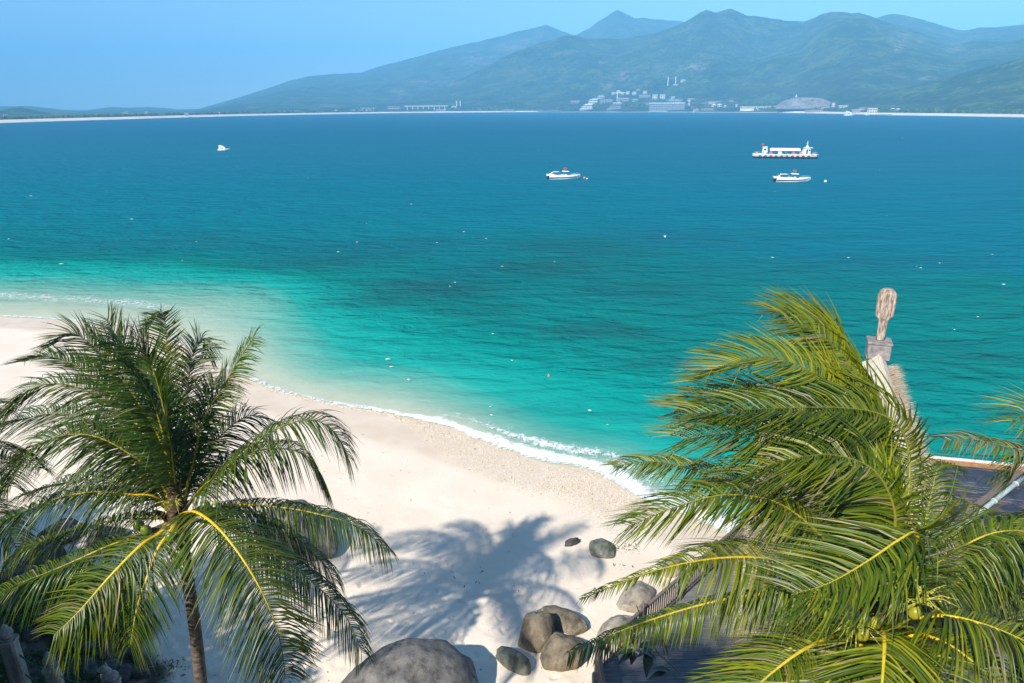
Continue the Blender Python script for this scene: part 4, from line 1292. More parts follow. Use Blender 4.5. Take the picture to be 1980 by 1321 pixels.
def rock_mesh(seed, squash=(1, 1, 1), sub=4, rough=0.16, angular=0.0, crack=None):
    bm = bmesh.new()
    sub = max(sub, 4) if sub > 3 else sub
    bmesh.ops.create_icosphere(bm, subdivisions=sub + (1 if sub == 4 else 0), radius=1.0)
    pr = random.Random(seed * 31 + 5)
    planes = [(Vector((pr.gauss(0, 1), pr.gauss(0, 1), pr.gauss(0, .8))).normalized(), pr.uniform(.62, .9)) for _ in range(13)]
    off = Vector((seed * 3.7, seed * 1.3, seed * 2.1))
    for v in bm.verts:
        p = v.co.copy()
        n = mnoise.fractal(p * 0.8 + off, 1.0, 2.0, 4) * rough * 1.6
        n += mnoise.fractal(p * 2.6 + off, 1.0, 2.0, 3) * rough * 0.45
        n -= 0.05 * max(0.0, 1 - abs(mnoise.noise(p * 1.3 + off * 2)) / 0.05) * (rough / .12)
        q = p * (1 + n)
        if angular:
            c = mnoise.cell_vector(p * 0.9 + off) - Vector((.5, .5, .5))
            for ax, lim in planes:
                d = q.dot(ax) - lim
                if d > 0:
                    q -= ax * d * min(1.0, angular * 1.25)
        if crack is not None:
            cn, cd = crack
            dd = abs(p.dot(Vector(cn).normalized()) - cd + 0.05 * mnoise.noise(p * 3 + off))
            q *= 1 - 0.07 * math.exp(-(dd / 0.03) ** 2)
        v.co = Vector((q.x * squash[0], q.y * squash[1], q.z * squash[2]))
    me = bpy.data.meshes.new('boulder')
    bm.to_mesh(me); bm.free()
    me.polygons.foreach_set('use_smooth', np.ones(len(me.polygons), dtype=bool))
    return me

def rock(name, px, py, r, mat, label, seed, rz=0.0, tilt=(0, 0), sink=0.3, z=None, group=None, **kw):
    p = ground_hit(px, py) if z is None else on(px, py, z)
    me = rock_mesh(seed, r, **kw)
    o = link_mesh(name, me, mat)
    o.location = (p[0], p[1], p[2] + r[2] * (1 - sink) - r[2] * 0.35)
    o.rotation_euler = (tilt[0], tilt[1], rz)
    prop(o, label, 'rock', group)
    return o

rock('boulder', 788, 1368, (2.15, 1.6, 1.6), GRANITE, 'largest smooth grey boulder at the bottom edge of the sand, striped with palm shade', 1, .25, (0, 0), .35, sub=5, rough=0.10, angular=.28)
rock('boulder', 576, 1044, (2.1, 1.4, 1.2), GRANITE, 'broad grey boulder half hidden by fronds of the left palm', 2, -.5, (0, .1), .35, sub=5, rough=0.11, angular=.4)
rock('boulder', 1037, 1240, (.74, .6, .85), GRANITE_TAN, 'steep boulder at the left of the rock group by the deck corner', 3, .9, (.15, .35), .35, rough=0.15, angular=.42)
rock('boulder', 1092, 1210, (.95, .55, .46), GRANITE_TAN, 'pale rounded boulder lying behind the rock group by the deck corner', 4, -.35, (0, .1), .3, rough=0.13, angular=.35)
rock('boulder', 1090, 1274, (.86, .74, .56), GRANITE_TAN, 'bulky brown boulder at the front of the rock group by the deck corner', 5, .2, (.1, 0), .3, rough=0.16, angular=.42)
rock('boulder', 992, 1285, (.68, .34, .36), ROCK_MOSS, 'oblong dark rock lying alone on the sand beside the rock group', 6, -.62, (0, .12), .25, rough=0.1)
rock('boulder', 1162, 1068, (.64, .62, .30), ROCK_MOSS, 'flat olive grey rock on the bare sand near the water', 7, -.3, (0, .05), .2, rough=0.1, angular=.5)
rock('boulder', 1105, 1052, (.34, .21, .17), ROCK_DARK, 'small jagged dark rock at the edge of the palm shadow', 8, .5, (0, 0), .15, rough=0.28, angular=.3)
rock('boulder', 1190, 1226, (.8, .55, .40), GRANITE_PALE, 'tan boulder wedged against the deck railing', 9, .6, (0, -.15), .3, rough=0.16, angular=.42)
rock('boulder', 1232, 1160, (1.0, .6, .40), GRANITE_PALE, 'wide tan boulder lying along the outside of the railing', 10, .8, (0, 0), .35, rough=0.12, angular=.4)
rock('boulder', 1296, 1104, (.7, .5, .32), GRANITE_PALE, 'low tan boulder under the long frond outside the railing', 11, .8, (0, 0), .3, rough=0.12, angular=.4)

# rocks heaped on the bank at the lower left
BANK_M = [rock_mesh(40 + i, (1, .8, .7), sub=3, rough=.2, angular=.8) for i in range(6)]
for m_ in BANK_M:
    m_.materials.append(ROCK_DARK)
def bank_rocks():
    r = random.Random(17)
    big = [(80, 1085, .95, 'broad dark rock under the lowest fronds on the left bank'), (95, 1200, .62, 'pale grey block at the middle of the shaded bank'), (230, 1265, .75, 'wide flat rock at the sand edge of the shaded bank'),
           (150, 1120, .7, 'brown-grey rock behind the drooping yellow frond'), (40, 1130, .8, 'shaded rock at the left edge of the picture'), (205, 1045, .9, 'grey boulder in the shade left of the palm crown'), (120, 1040, 1.0, 'tall shaded boulder at the top of the left bank')]
    spots = list(big)
    rows = [('lowest', 1305, 8, 8), ('second lowest', 1268, 10, 7), ('middle', 1228, 0, 7), ('second highest', 1180, 5, 6), ('highest', 1105, 10, 5)]
    nth = ['first', 'second', 'third', 'fourth', 'fifth', 'sixth', 'seventh', 'eighth']
    for (rn, y0, x0, n) in rows:
        right = 300 - (1321 - y0) * .2
        for k in range(n):
            px = x0 + (right - x0) * (k + .5) / n + r.uniform(-9, 9)
            spots.append((px, y0 + r.uniform(-9, 9), r.uniform(.18, .48), 'small dark rock, %s from the left in the %s row on the shaded bank' % (nth[k], rn)))
    for (px, py, s, lab) in spots:
        p = ground_hit(px, py)
        o = link_mesh('rock', r.choice(BANK_M))
        o.location = (p[0], p[1], p[2] + s * .18)
        o.scale = (s, s * r.uniform(.8, 1.1), s * r.uniform(.7, 1.0))
        o.rotation_euler = (r.uniform(-.3, .3), r.uniform(-.3, .3), r.uniform(0, 6.28))
        prop(o, lab, 'rock', 'rocks heaped on the shaded bank')
bank_rocks()

def leaf_scatter(name, pts, size, mat, label, kind='stuff', seed=0, up=0.6, asp=0.5, parent=None):
    r = np.random.default_rng(seed)
    n = len(pts)
    P = np.asarray(pts, float)
    d = unit(r.normal(0, 1, (n, 3)) + np.array([0, 0, up]))
    w = unit(np.cross(d, r.normal(0, 1, (n, 3))))
    L = r.uniform(0.6, 1.2, n)[:, None] * size
    V = np.stack([P, P + d * L * .5 + w * L * asp * .5, P + d * L, P + d * L * .5 - w * L * asp * .5], 1)
    F = np.arange(n * 4).reshape(-1, 4)
    me = np_mesh(name, V.reshape(-1, 3), F, {'rnd': np.repeat(r.random(n), 4)})
    o = link_mesh(name, me, mat, parent)
    if label: prop(o, label, kind=kind)
    return o
def cover_mat(name, a, b, c):
    t = NT(name)
    col = t.ramp(t.attr('rnd'), [(0, a), (.6, b), (1, c)])
    p = t.bsdf(col, 0.5, 0.4)
    tl = t.n('ShaderNodeBsdfTranslucent'); t.l(col, tl.inputs[0])
    mx = t.n('ShaderNodeMixShader'); mx.inputs[0].default_value = .3
    t.l(p, mx.inputs[1]); t.l(tl.outputs[0], mx.inputs[2])
    return t.done(mx.outputs[0])
COVER = cover_mat('ground_cover_leaf', (0.018, 0.045, 0.008), (0.05, 0.115, 0.014), (0.11, 0.18, 0.025))
TREE_LEAF = cover_mat('tree_leaf', (0.02, 0.045, 0.012), (0.045, 0.085, 0.02), (0.08, 0.12, 0.03))
def ground_cover():
    r = np.random.default_rng(5)
    n = 95000
    x = r.uniform(-24, -6, n); y = r.uniform(5, 24, n)
    f = fbm(x * 0.55, y * 0.55, 333, 4)
    b = bank_rise(x, y)
    k = (b > 0.18 + 0.25 * r.random(n)) & (f > -0.16) & (b < 9)
    x, y = x[k], y[k]
    z = ground_z(x, y) + r.random(len(x)) * 0.2
    leaf_scatter('ground_cover', np.stack([x, y, z], 1), 0.15, COVER, 'low green creepers between the rocks of the shaded bank', seed=6)
ground_cover()
def debris():
    r = np.random.default_rng(15)
    pts = []
    for (px, py, n, s) in [(290, 1300, 160, .8), (320, 1290, 60, .5), (1215, 1062, 60, .5), (1200, 1095, 14, .4), (560, 1300, 8, .8), (900, 1120, 18, 1.2), (700, 1120, 10, 2.0), (690, 880, 10, 3.), (860, 1050, 8, 2.5), (480, 1290, 14, 1.0)]:
        c = ground_hit(px, py)
        q = c[:2] + r.normal(0, s, (n, 2)) * np.array([.7, .35])
        pts.append(np.stack([q[:, 0], q[:, 1], ground_z(q[:, 0], q[:, 1]) + 0.015], 1))
    t = NT('dry_leaf_litter')
    c = t.ramp(t.attr('rnd'), [(0, (.06, .045, .03)), (.6, (.16, .11, .06)), (1, (.10, .11, .04))])
    leaf_scatter('leaf_litter', np.concatenate(pts), 0.14, t.done(t.bsdf(c, .8, .2)), 'dry leaf bits lying on the sand', seed=8, up=.15, asp=.3)
debris()

# carved stone posts with ropes strung between them
STONE = rock_mat('carved_stone', (0.20, 0.20, 0.19), (0.32, 0.32, 0.30), (0.45, 0.44, 0.42), .4)
ROPE = pmat('green_rope', (0.02, 0.10, 0.075), (0.05, 0.17, 0.12), 30, .7, .2, .4)
def stone_post(px, py, depth, label, kind='bud', w=0.19, hgt=1.5, rz=0.3):
    p = at(px, py, depth)
    o = empty('stone_post', (p[0], p[1], p[2] - hgt), rz)
    prop(o, label, 'post', 'carved stone posts along the path')
    c = w * .3
    def octo(s, z): return [(s, -s + c, z), (s, s - c, z), (s - c, s, z), (-s + c, s, z), (-s, s - c, z), (-s, -s + c, z), (-s + c, -s, z), (s - c, -s, z)]
    f = .40
    mb = MB().hexa(octo(w, -1.2), octo(w, hgt - f - .12)).hexa(octo(w * 1.12, hgt - f - .117), octo(w * 1.12, hgt - f - .03)).hexa(octo(w * .8, hgt - f - .028), octo(w * .8, hgt - f + .03))
    mb.build('shaft', STONE, o)
    if kind == 'bud':
        MB().lathe([(w * .72, hgt - f + .033), (w * .95, hgt - f + .13), (w * .9, hgt - f + .2), (w * .6, hgt - f + .27), (w * .42, hgt - f + .285), (w * .45, hgt - f + .33), (w * .32, hgt - .03), (w * .1, hgt)], 14).build('finial', STONE, o, smooth=True)
    else:
        # a small seated animal: haunches, chest, head and muzzle in one carving
        bm = bmesh.new()
        for (cx, cy, cz, rx, ry, rz_) in [(.02, 0, .12, .17, .15, .13), (-.05, 0, .22, .12, .12, .16), (-.10, 0, .36, .10, .10, .10), (-.19, 0, .34, .07, .07, .055)]:
            m = Matrix.Translation((cx, cy, hgt - f + cz)) @ Matrix.Diagonal((rx, ry, rz_, 1))
            bmesh.ops.create_uvsphere(bm, u_segments=12, v_segments=8, radius=1, matrix=m)
        for s in (-1, 1):
            bmesh.ops.create_cone(bm, cap_ends=True, segments=6, radius1=.035, radius2=.008, depth=.09, matrix=Matrix.Translation((-.07, s * .065, hgt - f + .46)))
            bmesh.ops.create_cone(bm, cap_ends=True, segments=7, radius1=.045, radius2=.035, depth=.26, matrix=Matrix.Translation((-.15, s * .07, hgt - f + .14)))
        me = bpy.data.meshes.new('finial'); bm.to_mesh(me); bm.free()
        link_mesh('finial', me, STONE, o)
    return o
pa = stone_post(6, 1208, 16.0, 'broad stone post cut off by the left edge of the picture', 'bud', .16, 1.5, .2)
pb = stone_post(90, 1261, 16.4, 'grey stone post with a bud top standing second from the left edge', 'bud', .15, 1.5, .3)
pc = stone_post(209, 1290, 16.9, 'pale stone post topped by a small seated animal carving', 'animal', .16, 1.4, .2)
def rope(a, b, za, zb, label):
    A = Vector((a.location.x, a.location.y, a.location.z + za)); B = Vector((b.location.x, b.location.y, b.location.z + zb))
    pts = [A.lerp(B, i / 12) - Vector((0, 0, .35 * (1 - (2 * i / 12 - 1) ** 2) * .5)) for i in range(13)]
    o = MB().tube(pts, .02, 6).build('rope', ROPE, smooth=True)
    prop(o, label, 'rope')
rope(pa, pb, .9, .88, 'upper green rope between the two leftmost stone posts')
rope(pa, pb, .3, .3, 'lower green rope between the two leftmost stone posts')
rope(pb, pc, .9, .75, 'green rope running to the post with the animal carving')

# trees just outside the picture on the left, whose shade falls over the bank and the lower sand
def broadleaf(x, y, h, rad, label, seed):
    r = np.random.default_rng(seed)
    z0 = float(ground_z(np.array(x), np.array(y)))
    o = empty('broadleaf_tree', (x, y, z0))
    prop(o, label, 'tree', 'trees on the slope beside the bank')
    mb = MB().tube([(0, 0, -.4), (.1, .05, h * .35), (0, .1, h * .75)], [.2, .15, .07], 9)
    for i in range(7):
        a = i * 2.4
        mb.tube([(0, .05, h * (.25 + .06 * i)), (rad * .4 * math.cos(a), rad * .4 * math.sin(a), h * (.4 + .06 * i)), (rad * .8 * math.cos(a), rad * .8 * math.sin(a), h * (.5 + .06 * i))], [.07, .05, .02], 6)
    mb.build('trunk', BARK, o, smooth=True)
    n = 5200
    cl = r.normal(0, 1, (34, 3)); cl = unit(cl) * r.uniform(.45, 1, (34, 1)) * np.array([rad, rad, h * .36])
    p = cl[r.integers(0, 34, n)] + r.normal(0, 1, (n, 3)) * np.array([.45, .45, .36])
    p[:, 2] = np.clip(p[:, 2] + h * .62, h * .15, h * 1.02)
    leaf_scatter('crown', p, .34, TREE_LEAF, None, seed=seed, parent=o)
    return o
for i, (x, y, top, rad) in enumerate([(-14.3, 9.4, 10.6, 2.2), (-17.2, 12.4, 10.4, 2.3), (-20.5, 15.4, 10.0, 2.3), (-24.2, 18.6, 9.6, 2.3), (-15.6, 6.3, 12.6, 2.4), (-19.2, 9.3, 12.6, 2.5), (-23.2, 12.4, 12.2, 2.5), (-5.4, 0.8, 20.2, 2.2)]):  # the last tree is added out of view, to throw shade on the deck
    g = float(ground_z(np.array(x), np.array(y)))
    broadleaf(x, y, top - g, rad, ['leafy tree nearest the stone posts', 'second leafy tree uphill from the stone posts', 'third leafy tree along the left bank', 'farthest leafy tree along the left bank', 'tall leafy tree behind the one by the posts', 'middle tall tree of the back row on the slope', 'outermost tall tree of the back row on the slope', 'unseen leafy tree added close beside the viewpoint to shade the deck'][i], 700 + i)

# ---------------------------------------------------------- wooden deck and railing
WOOD_GREY = pmat('weathered_deck', (0.10, 0.098, 0.10), (0.21, 0.20, 0.20), 3, .75, .3, .35, .01, stretch=(.6, 8, 8))
WOOD_RAIL = pmat('weathered_rail', (0.10, 0.078, 0.066), (0.22, 0.175, 0.15), 4, .75, .3, .4, .01, stretch=(6, 6, 1))
WOOD_RED = pmat('red_brown_wood', (0.055, 0.016, 0.01), (0.12, 0.035, 0.02), 6, .45, .4, .2, .01)
DZ = 2.25
dA = on(1148, 1303, DZ)[:2]; dB = on(1372, 1100, DZ)[:2]
dB = dA + (dB - dA) * 1.35
def deck():
    o = empty('deck', (dA[0], dA[1], 0))
    prop(o, 'grey weathered wooden deck under the right palm', 'deck')
    ys = np.arange(7.6, dB[1], 0.152)
    meshes = {}
    r = random.Random(3)
    for y in ys:
        if y > dA[1]:
            x0 = dA[0] + (dB[0] - dA[0]) * (y - dA[1]) / (dB[1] - dA[1])
        else:
            x0 = dA[0] - 0.02
        cuts = [x0 + .02, x0 + r.uniform(2.0, 5.0), x0 + r.uniform(6.5, 9.5), 16.5]
        for a, b in zip(cuts[:-1], cuts[1:]):
            if b - a < .3: continue
            key = round(b - a, 1)
            dz = r.uniform(-.003, .003)
            mb = MB().box(a + .003 - dA[0], b - .003 - dA[0], y + .005 - dA[1], y + .145 - dA[1], DZ - .03 + dz, DZ + dz)
            mb.build('deck_board', WOOD_GREY, o)
    # edge boards and piles
    u = (dB - dA) / np.linalg.norm(dB - dA); nn = np.array([-u[1], u[0]])
    def slab(a, b, w, z0, z1, name):
        d = (b - a) / np.linalg.norm(b - a); q = np.array([-d[1], d[0]]) * w
        A, B = a - dA, b - dA
        MB().hexa([(*A, z0), (*B, z0), (*(B + q), z0), (*(A + q), z0)], [(*A, z1), (*B, z1), (*(B + q), z1), (*(A + q), z1)]).build(name, WOOD_GREY, o)
    slab(dA, dB, .05, DZ - .32, DZ + .012, 'edge_board')
    slab(np.array([dA[0] - .03, 7.6]), dA, .05, DZ - .32, DZ + .014, 'edge_board')
    for k in range(7):
        p = dA + (dB - dA) * k / 6 + np.array([.25, -.1]) - dA
        MB().box(p[0] - .09, p[0] + .09, p[1] - .09, p[1] + .09, -1, DZ - .04).build('pile', WOOD_RAIL, o)
    for k in range(5):
        MB().box(.1, .28, -1.2 - 1.5 * k, -1.02 - 1.5 * k, -1, DZ - .04).build('pile', WOOD_RAIL, o)
deck()
def railing(a, b, label, posts, skip_first=False):
    L = float(np.linalg.norm(b - a)); u = (b - a) / L
    o = empty('railing', (a[0], a[1], DZ), math.atan2(u[1], u[0]))
    prop(o, label, 'railing')
    for k in range(posts):
        if k == 0 and skip_first: continue
        x = L * k / (posts - 1)
        p = MB().box(x - .065, x + .065, -.065, .065, -.3, 1.10).build('post', WOOD_RAIL, o)
        MB().hexa([(x - .085, -.085, 1.103), (x + .085, -.085, 1.103), (x + .085, .085, 1.103), (x - .085, .085, 1.103)], [(x - .03, -.03, 1.19), (x + .03, -.03, 1.19), (x + .03, .03, 1.19), (x - .03, .03, 1.19)]).build('post_cap', WOOD_RAIL, p)
    for k in range(posts - 1):
        x0, x1 = L * k / (posts - 1) + .068, L * (k + 1) / (posts - 1) - .068
        MB().box(x0, x1, -.05, .05, .92, .985).build('top_rail', WOOD_RAIL, o)
        MB().box(x0, x1, -.035, .035, .10, .15).build('bottom_rail', WOOD_RAIL, o)
        n = int((x1 - x0) / .125)
        bal = MB().box(-.019, .019, -.019, .019, .153, .918).mesh('baluster')
        bal.materials.append(WOOD_RAIL)
        for i in range(1, n):
            link_mesh('baluster', bal, None, o, (x0 + (x1 - x0) * i / n, 0, 0))
off = np.array([.10, -.02])
railing(dA + off, dB + off, 'brown baluster railing slanting along the sand side of the deck', 5)
railing(np.array([dA[0] + .08, 7.7]), dA + off, 'short brown baluster railing at the left end of the deck', 5)
# fix the doubled corner: the second run ends a little before the shared post
def chair(x, y, rz, label):
    o = empty('wooden_chair', (x, y, DZ + .003), rz)
    prop(o, label, 'chair', 'red-brown chairs on the deck')
    for sx in (-.24, .24):
        MB().box(sx - .025, sx + .025, .20, .25, 0, .62).build('leg', WOOD_RED, o)
        MB().hexa([(sx - .025, -.26, 0), (sx + .025, -.26, 0), (sx + .025, -.21, 0), (sx - .025, -.21, 0)], [(sx - .025, -.36, 1.0), (sx + .025, -.36, 1.0), (sx + .025, -.31, 1.0), (sx - .025, -.31, 1.0)]).build('leg', WOOD_RED, o)
        MB().box(sx - .03, sx + .03, -.27, .27, .623, .655).build('armrest', WOOD_RED, o)
    for k in range(5):
        MB().box(-.21, .21, -.2 + k * .085, -.13 + k * .085, .42, .445).build('seat_slat', WOOD_RED, o)
    for k in range(5):
        x0 = -.18 + k * .08
        MB().hexa([(x0, -.275, .48), (x0 + .04, -.275, .48), (x0 + .04, -.255, .48), (x0, -.255, .48)], [(x0, -.335, .93), (x0 + .04, -.335, .93), (x0 + .04, -.315, .93), (x0, -.315, .93)]).build('back_slat', WOOD_RED, o)
    MB().box(-.214, .214, -.352, -.322, .935, 1.0).build('top_rail', WOOD_RED, o)
    MB().box(-.214, .214, -.225, -.205, .38, .418).build('seat_rail', WOOD_RED, o)
    MB().box(-.214, .214, .205, .225, .38, .418).build('seat_rail', WOOD_RED, o)
q = on(1562, 1222, DZ)
chair(q[0], q[1], 2.9, 'red-brown slatted chair just left of the small coconuts')
q2 = on(1500, 1215, DZ)
chair(q2[0], q2[1] - .6, -1.2, 'red-brown slatted chair behind the hanging frond tips')
def table():
    q = on(1535, 1262, DZ)
    o = empty('wooden_table', (q[0], q[1], DZ + .003))
    prop(o, 'dark red-brown table on the deck below the palm crown', 'table')
    for k in range(6):
        MB().box(-.45, .45, -.36 + k * .12, -.25 + k * .12, .70, .73).build('top_slat', WOOD_RED, o)
    for sx in (-.38, .38):
        for sy in (-.28, .28):
            MB().box(sx - .03, sx + .03, sy - .03, sy + .03, 0, .697).build('leg', WOOD_RED, o)
table()

# ---------------------------------------------------------- thatched hut with its wooden ridge finial
THATCH = pmat('thatch', (0.22, 0.165, 0.105), (0.50, 0.40, 0.285), 4, .9, .1, .9, .05, stretch=(9, 9, 1.6))
THATCH_GREY = pmat('thatch_grey', (0.13, 0.115, 0.10), (0.30, 0.27, 0.235), 5, .9, .1, .9, .05, stretch=(9, 9, 1.6))
STRAW = cover_mat('straw', (0.28, 0.21, 0.13), (0.52, 0.42, 0.29), (0.74, 0.64, 0.49))
RIDGE_CREAM = pmat('ridge_cream', (0.56, 0.46, 0.35), (0.74, 0.64, 0.50), 3, .8, .2, .3, .01)
WOOD_OLD = pmat('weathered_carving', (0.17, 0.11, 0.075), (0.56, 0.47, 0.39), 3.2, .85, .2, .5, .02, lo=.38, hi=.68, stretch=(5, 5, .9))
STONE_CAP = pmat('grey_brown_stone', (0.16, 0.14, 0.135), (0.30, 0.28, 0.27), 4, .9, .2, .4, .02)
RZ_ = 7.5
rF = on(1697, 690, RZ_)[:2]; rN = on(1806, 1085, RZ_)[:2]
hd = (rN - rF) / np.linalg.norm(rN - rF)          # along the ridge, towards the viewer
hn = np.array([hd[1], -hd[0]])                     # to the left
if hn[0] > 0: hn = -hn
el = on(1462, 930, 4.3)[:2]
HW = float(np.dot(el - rF, hn)); HW = max(3.0, min(HW, 5.5))
HL = float(np.linalg.norm(rN - rF)) + 1.0
def hut():
    o = empty('thatched_hut', (rF[0], rF[1], 0), math.atan2(hd[1], hd[0]))
    prop(o, 'thatched beach hut with a carved wooden finial at the far end of its pale ridge', 'hut')
    # local frame: x along the ridge towards the viewer, +y or -y to the left
    sgn = 1.0 if np.dot(np.array([-hd[1], hd[0]]), hn) > 0 else -1.0
    r = random.Random(9)
    def slope(side, w, ze, mat, name):
        NX, NY = 60, 26
        V = np.zeros((NX, NY, 3))
        xs = np.linspace(0.05, HL, NX); us = np.linspace(0.02, 1, NY)
        for i, x in enumerate(xs):
            for j, u in enumerate(us):
                bump_ = .05 * mnoise.noise(Vector((x * 1.3, u * 3, side * 5))) + .035 * ((u * 9) % 1)
                V[i, j] = (x, side * u * w, RZ_ - .12 - (RZ_ - ze) * u ** 0.92 + bump_)
        n = NX * NY
        bot = V.copy(); bot[..., 2] -= .22
        F = grid_faces(NX, NY)
        allV = np.concatenate([V.reshape(-1, 3), bot.reshape(-1, 3)])
        F2 = np.concatenate([F, F[:, ::-1] + n])
        link_mesh(name, np_mesh(name, allV, F2, smooth=True), mat, o)
        # loose straw standing off the surface and hanging at the eave
        rr = np.random.default_rng(4)
        m = 6500
        x = rr.uniform(0.05, HL, m); u = rr.random(m) ** .7
        u[:1600] = rr.uniform(.97, 1.0, 1600)
        p = np.stack([x, side * u * w, RZ_ - .12 - (RZ_ - ze) * u ** .92 + .06], 1)
        d = unit(np.stack([rr.normal(0, .25, m), np.full(m, side * w), np.full(m, -(RZ_ - ze)) + 1.1 * rr.random(m)], 1))
        wv = unit(np.cross(d, rr.normal(0, 1, (m, 3)))) * .008
        L = rr.uniform(.2, .5, m)[:, None]
        Vs = np.stack([p - wv, p + wv, p + d * L], 1)
        s = link_mesh('straw', np_mesh('straw', Vs.reshape(-1, 3), np.arange(m * 3).reshape(-1, 3), {'rnd': np.repeat(rr.random(m), 3)}), STRAW, o)
        s['kind'] = 'stuff'
    slope(sgn, HW, 4.3, THATCH, 'roof_slope')
    slope(-sgn, 1.0, 4.3, THATCH, 'roof_slope')
    # ridge cap: cream boards with a thin pale roll along the top
    for k in range(7):
        a, b = HL * k / 7 + .004, HL * (k + 1) / 7 - .004
        c = MB().hexa([(a, -.34, RZ_ - .16), (b, -.34, RZ_ - .16), (b, .34, RZ_ - .16), (a, .34, RZ_ - .16)], [(a, -.10, RZ_ + .10), (b, -.10, RZ_ + .10), (b, .10, RZ_ + .10), (a, .10, RZ_ + .10)])
        c.add([(a, sgn * .33, RZ_ - .155), (b, sgn * .33, RZ_ - .155), (b, sgn * .80, RZ_ - .50), (a, sgn * .80, RZ_ - .50), (a, sgn * .33, RZ_ - .185), (b, sgn * .33, RZ_ - .185), (b, sgn * .80, RZ_ - .53), (a, sgn * .80, RZ_ - .53)],
              [(0, 1, 2, 3), (7, 6, 5, 4), (0, 4, 5, 1), (1, 5, 6, 2), (2, 6, 7, 3), (3, 7, 4, 0)])
        c.build('ridge_cap', RIDGE_CREAM, o)
    MB().tube([(0.0, 0, RZ_ + .13), (HL, 0, RZ_ + .13)], .05, 8).build('ridge_roll', RIDGE_CREAM, o)
    # frayed straw fringe sticking out beyond the ridge on the far side
    rr = np.random.default_rng(14)
    m = 5200
    p = np.stack([rr.uniform(.5, HL, m), -sgn * rr.uniform(.28, .55, m), RZ_ - .14 - rr.uniform(0, .25, m)], 1)
    d = unit(np.stack([rr.normal(0, .6, m), np.full(m, -sgn * 1.0), rr.uniform(-.35, .75, m)], 1))
    wv = unit(np.cross(d, rr.normal(0, 1, (m, 3)))) * .010
    Vs = np.stack([p - wv, p + wv, p + d * rr.uniform(.2, .55, m)[:, None]], 1)
    s = link_mesh('straw_fringe', np_mesh('straw_fringe', Vs.reshape(-1, 3), np.arange(m * 3).reshape(-1, 3), {'rnd': np.repeat(.35 + .65 * rr.random(m), 3)}), STRAW, o)
    s['kind'] = 'stuff'
    # posts and wall boards below
    for x in (0.8, HL * .5, HL - 1.0):
        for y in (sgn * (HW - .8), -sgn * .75):
            MB().tube([(x, y, .2), (x, y, 4.9)], .11, 10).build('column', WOOD_RAIL, o)
    for k in range(22):
        x = .9 + (HL - 2) * k / 22
        MB().box(x, x + (HL - 2) / 22 - .012, -sgn * .7 - .03, -sgn * .7 + .03, DZ + .01, 4.6).build('wall_board', WOOD_RED, o)
    # finial
    f = empty('finial', (0, 0, 0)); f.parent = o
    b = MB().box(-.56, .40, -.46, .46, RZ_ - .1, RZ_ + .58).build('finial_base', STONE_CAP, f, bevel=.03)
    MB().box(-.59, .43, -.49, .49, RZ_ + .583, RZ_ + .70).build('base_slab', STONE_CAP, f, bevel=.02)
    z0 = RZ_ + .703
    prof = [(-.15, 0), (.15, 0), (.17, .90), (.345, 1.12), (.37, 1.98), (.29, 2.19), (.14, 2.30), (-.14, 2.30), (-.29, 2.19), (-.37, 1.98), (-.345, 1.12), (-.17, .90)]
    th = .17
    MB().hexa([(-.1 - th, y, z0 + z) for y, z in prof], [(-.1 + th, y, z0 + z) for y, z in prof]).build('paddle', WOOD_OLD, f, bevel=.035)
    prof2 = [(-.05, .94), (.05, .94), (.22, 1.24), (.23, 1.92), (.11, 2.14), (-.11, 2.14), (-.23, 1.92), (-.22, 1.24)]
    MB().hexa([(-.1 + th - .01, y, z0 + z) for y, z in prof2], [(-.1 + th + .035, y * .9, z0 + 1.55 + (z - 1.55) * .93) for y, z in prof2]).build('raised_panel', WOOD_OLD, f)
    MB().hexa([(-.1 + th - .01, y * .5, z0 + .02) for y in (-.17, .17)] + [(-.1 + th - .01, y * .5, z0 + .9) for y in (.17, -.17)], [(-.1 + th + .03, y * .4, z0 + .02) for y in (-.17, .17)] + [(-.1 + th + .03, y * .4, z0 + .9) for y in (.17, -.17)]).build('shaft_rib', WOOD_OLD, f)
    f.rotation_euler = (0, math.radians(-1.5), 0)
    return o
hut()

# ---------------------------------------------------------- low annex with a dark sheet roof, right of the hut
SLATE = None
def slate_mat():
    t = NT('dark_roof_sheet')
    co = t.coord()
    a = t.noise(co, 1.1, 6, .65)
    col = t.ramp(a, [(.3, (.020, .026, .042)), (.55, (.040, .050, .075)), (.72, (.085, .095, .12))])
    rust = t.noise(co, .9, 6, .7, dist=.8)
    col = t.mix(t.ramp(rust, [(.52, (0,) * 3), (.62, (.85,) * 3)]), col, (.21, .125, .07))
    seam = t.noise(t.mapping(co, (.6, 6, 1)), 1.4, 3, .5)
    col = t.mix(t.ramp(seam, [(.61, (0,) * 3), (.66, (.6,) * 3)]), col, (.26, .25, .24))
    return t.done(t.bsdf(col, .6, .35, 0, t.bump(a, .5, .03)))
SLATE = slate_mat()
PIPE = pmat('pale_green_pipe', (0.30, 0.38, 0.35), (0.44, 0.52, 0.48), 5, .5, .4, .1)
TRIM_ORANGE = pmat('ochre_trim', (0.30, 0.15, 0.06), (0.46, 0.25, 0.11), 5, .7, .3, .2)
WHITE_EDGE = pmat('white_edge', (0.55, 0.55, 0.52), (0.78, 0.78, 0.75), 6, .6, .3, .2)
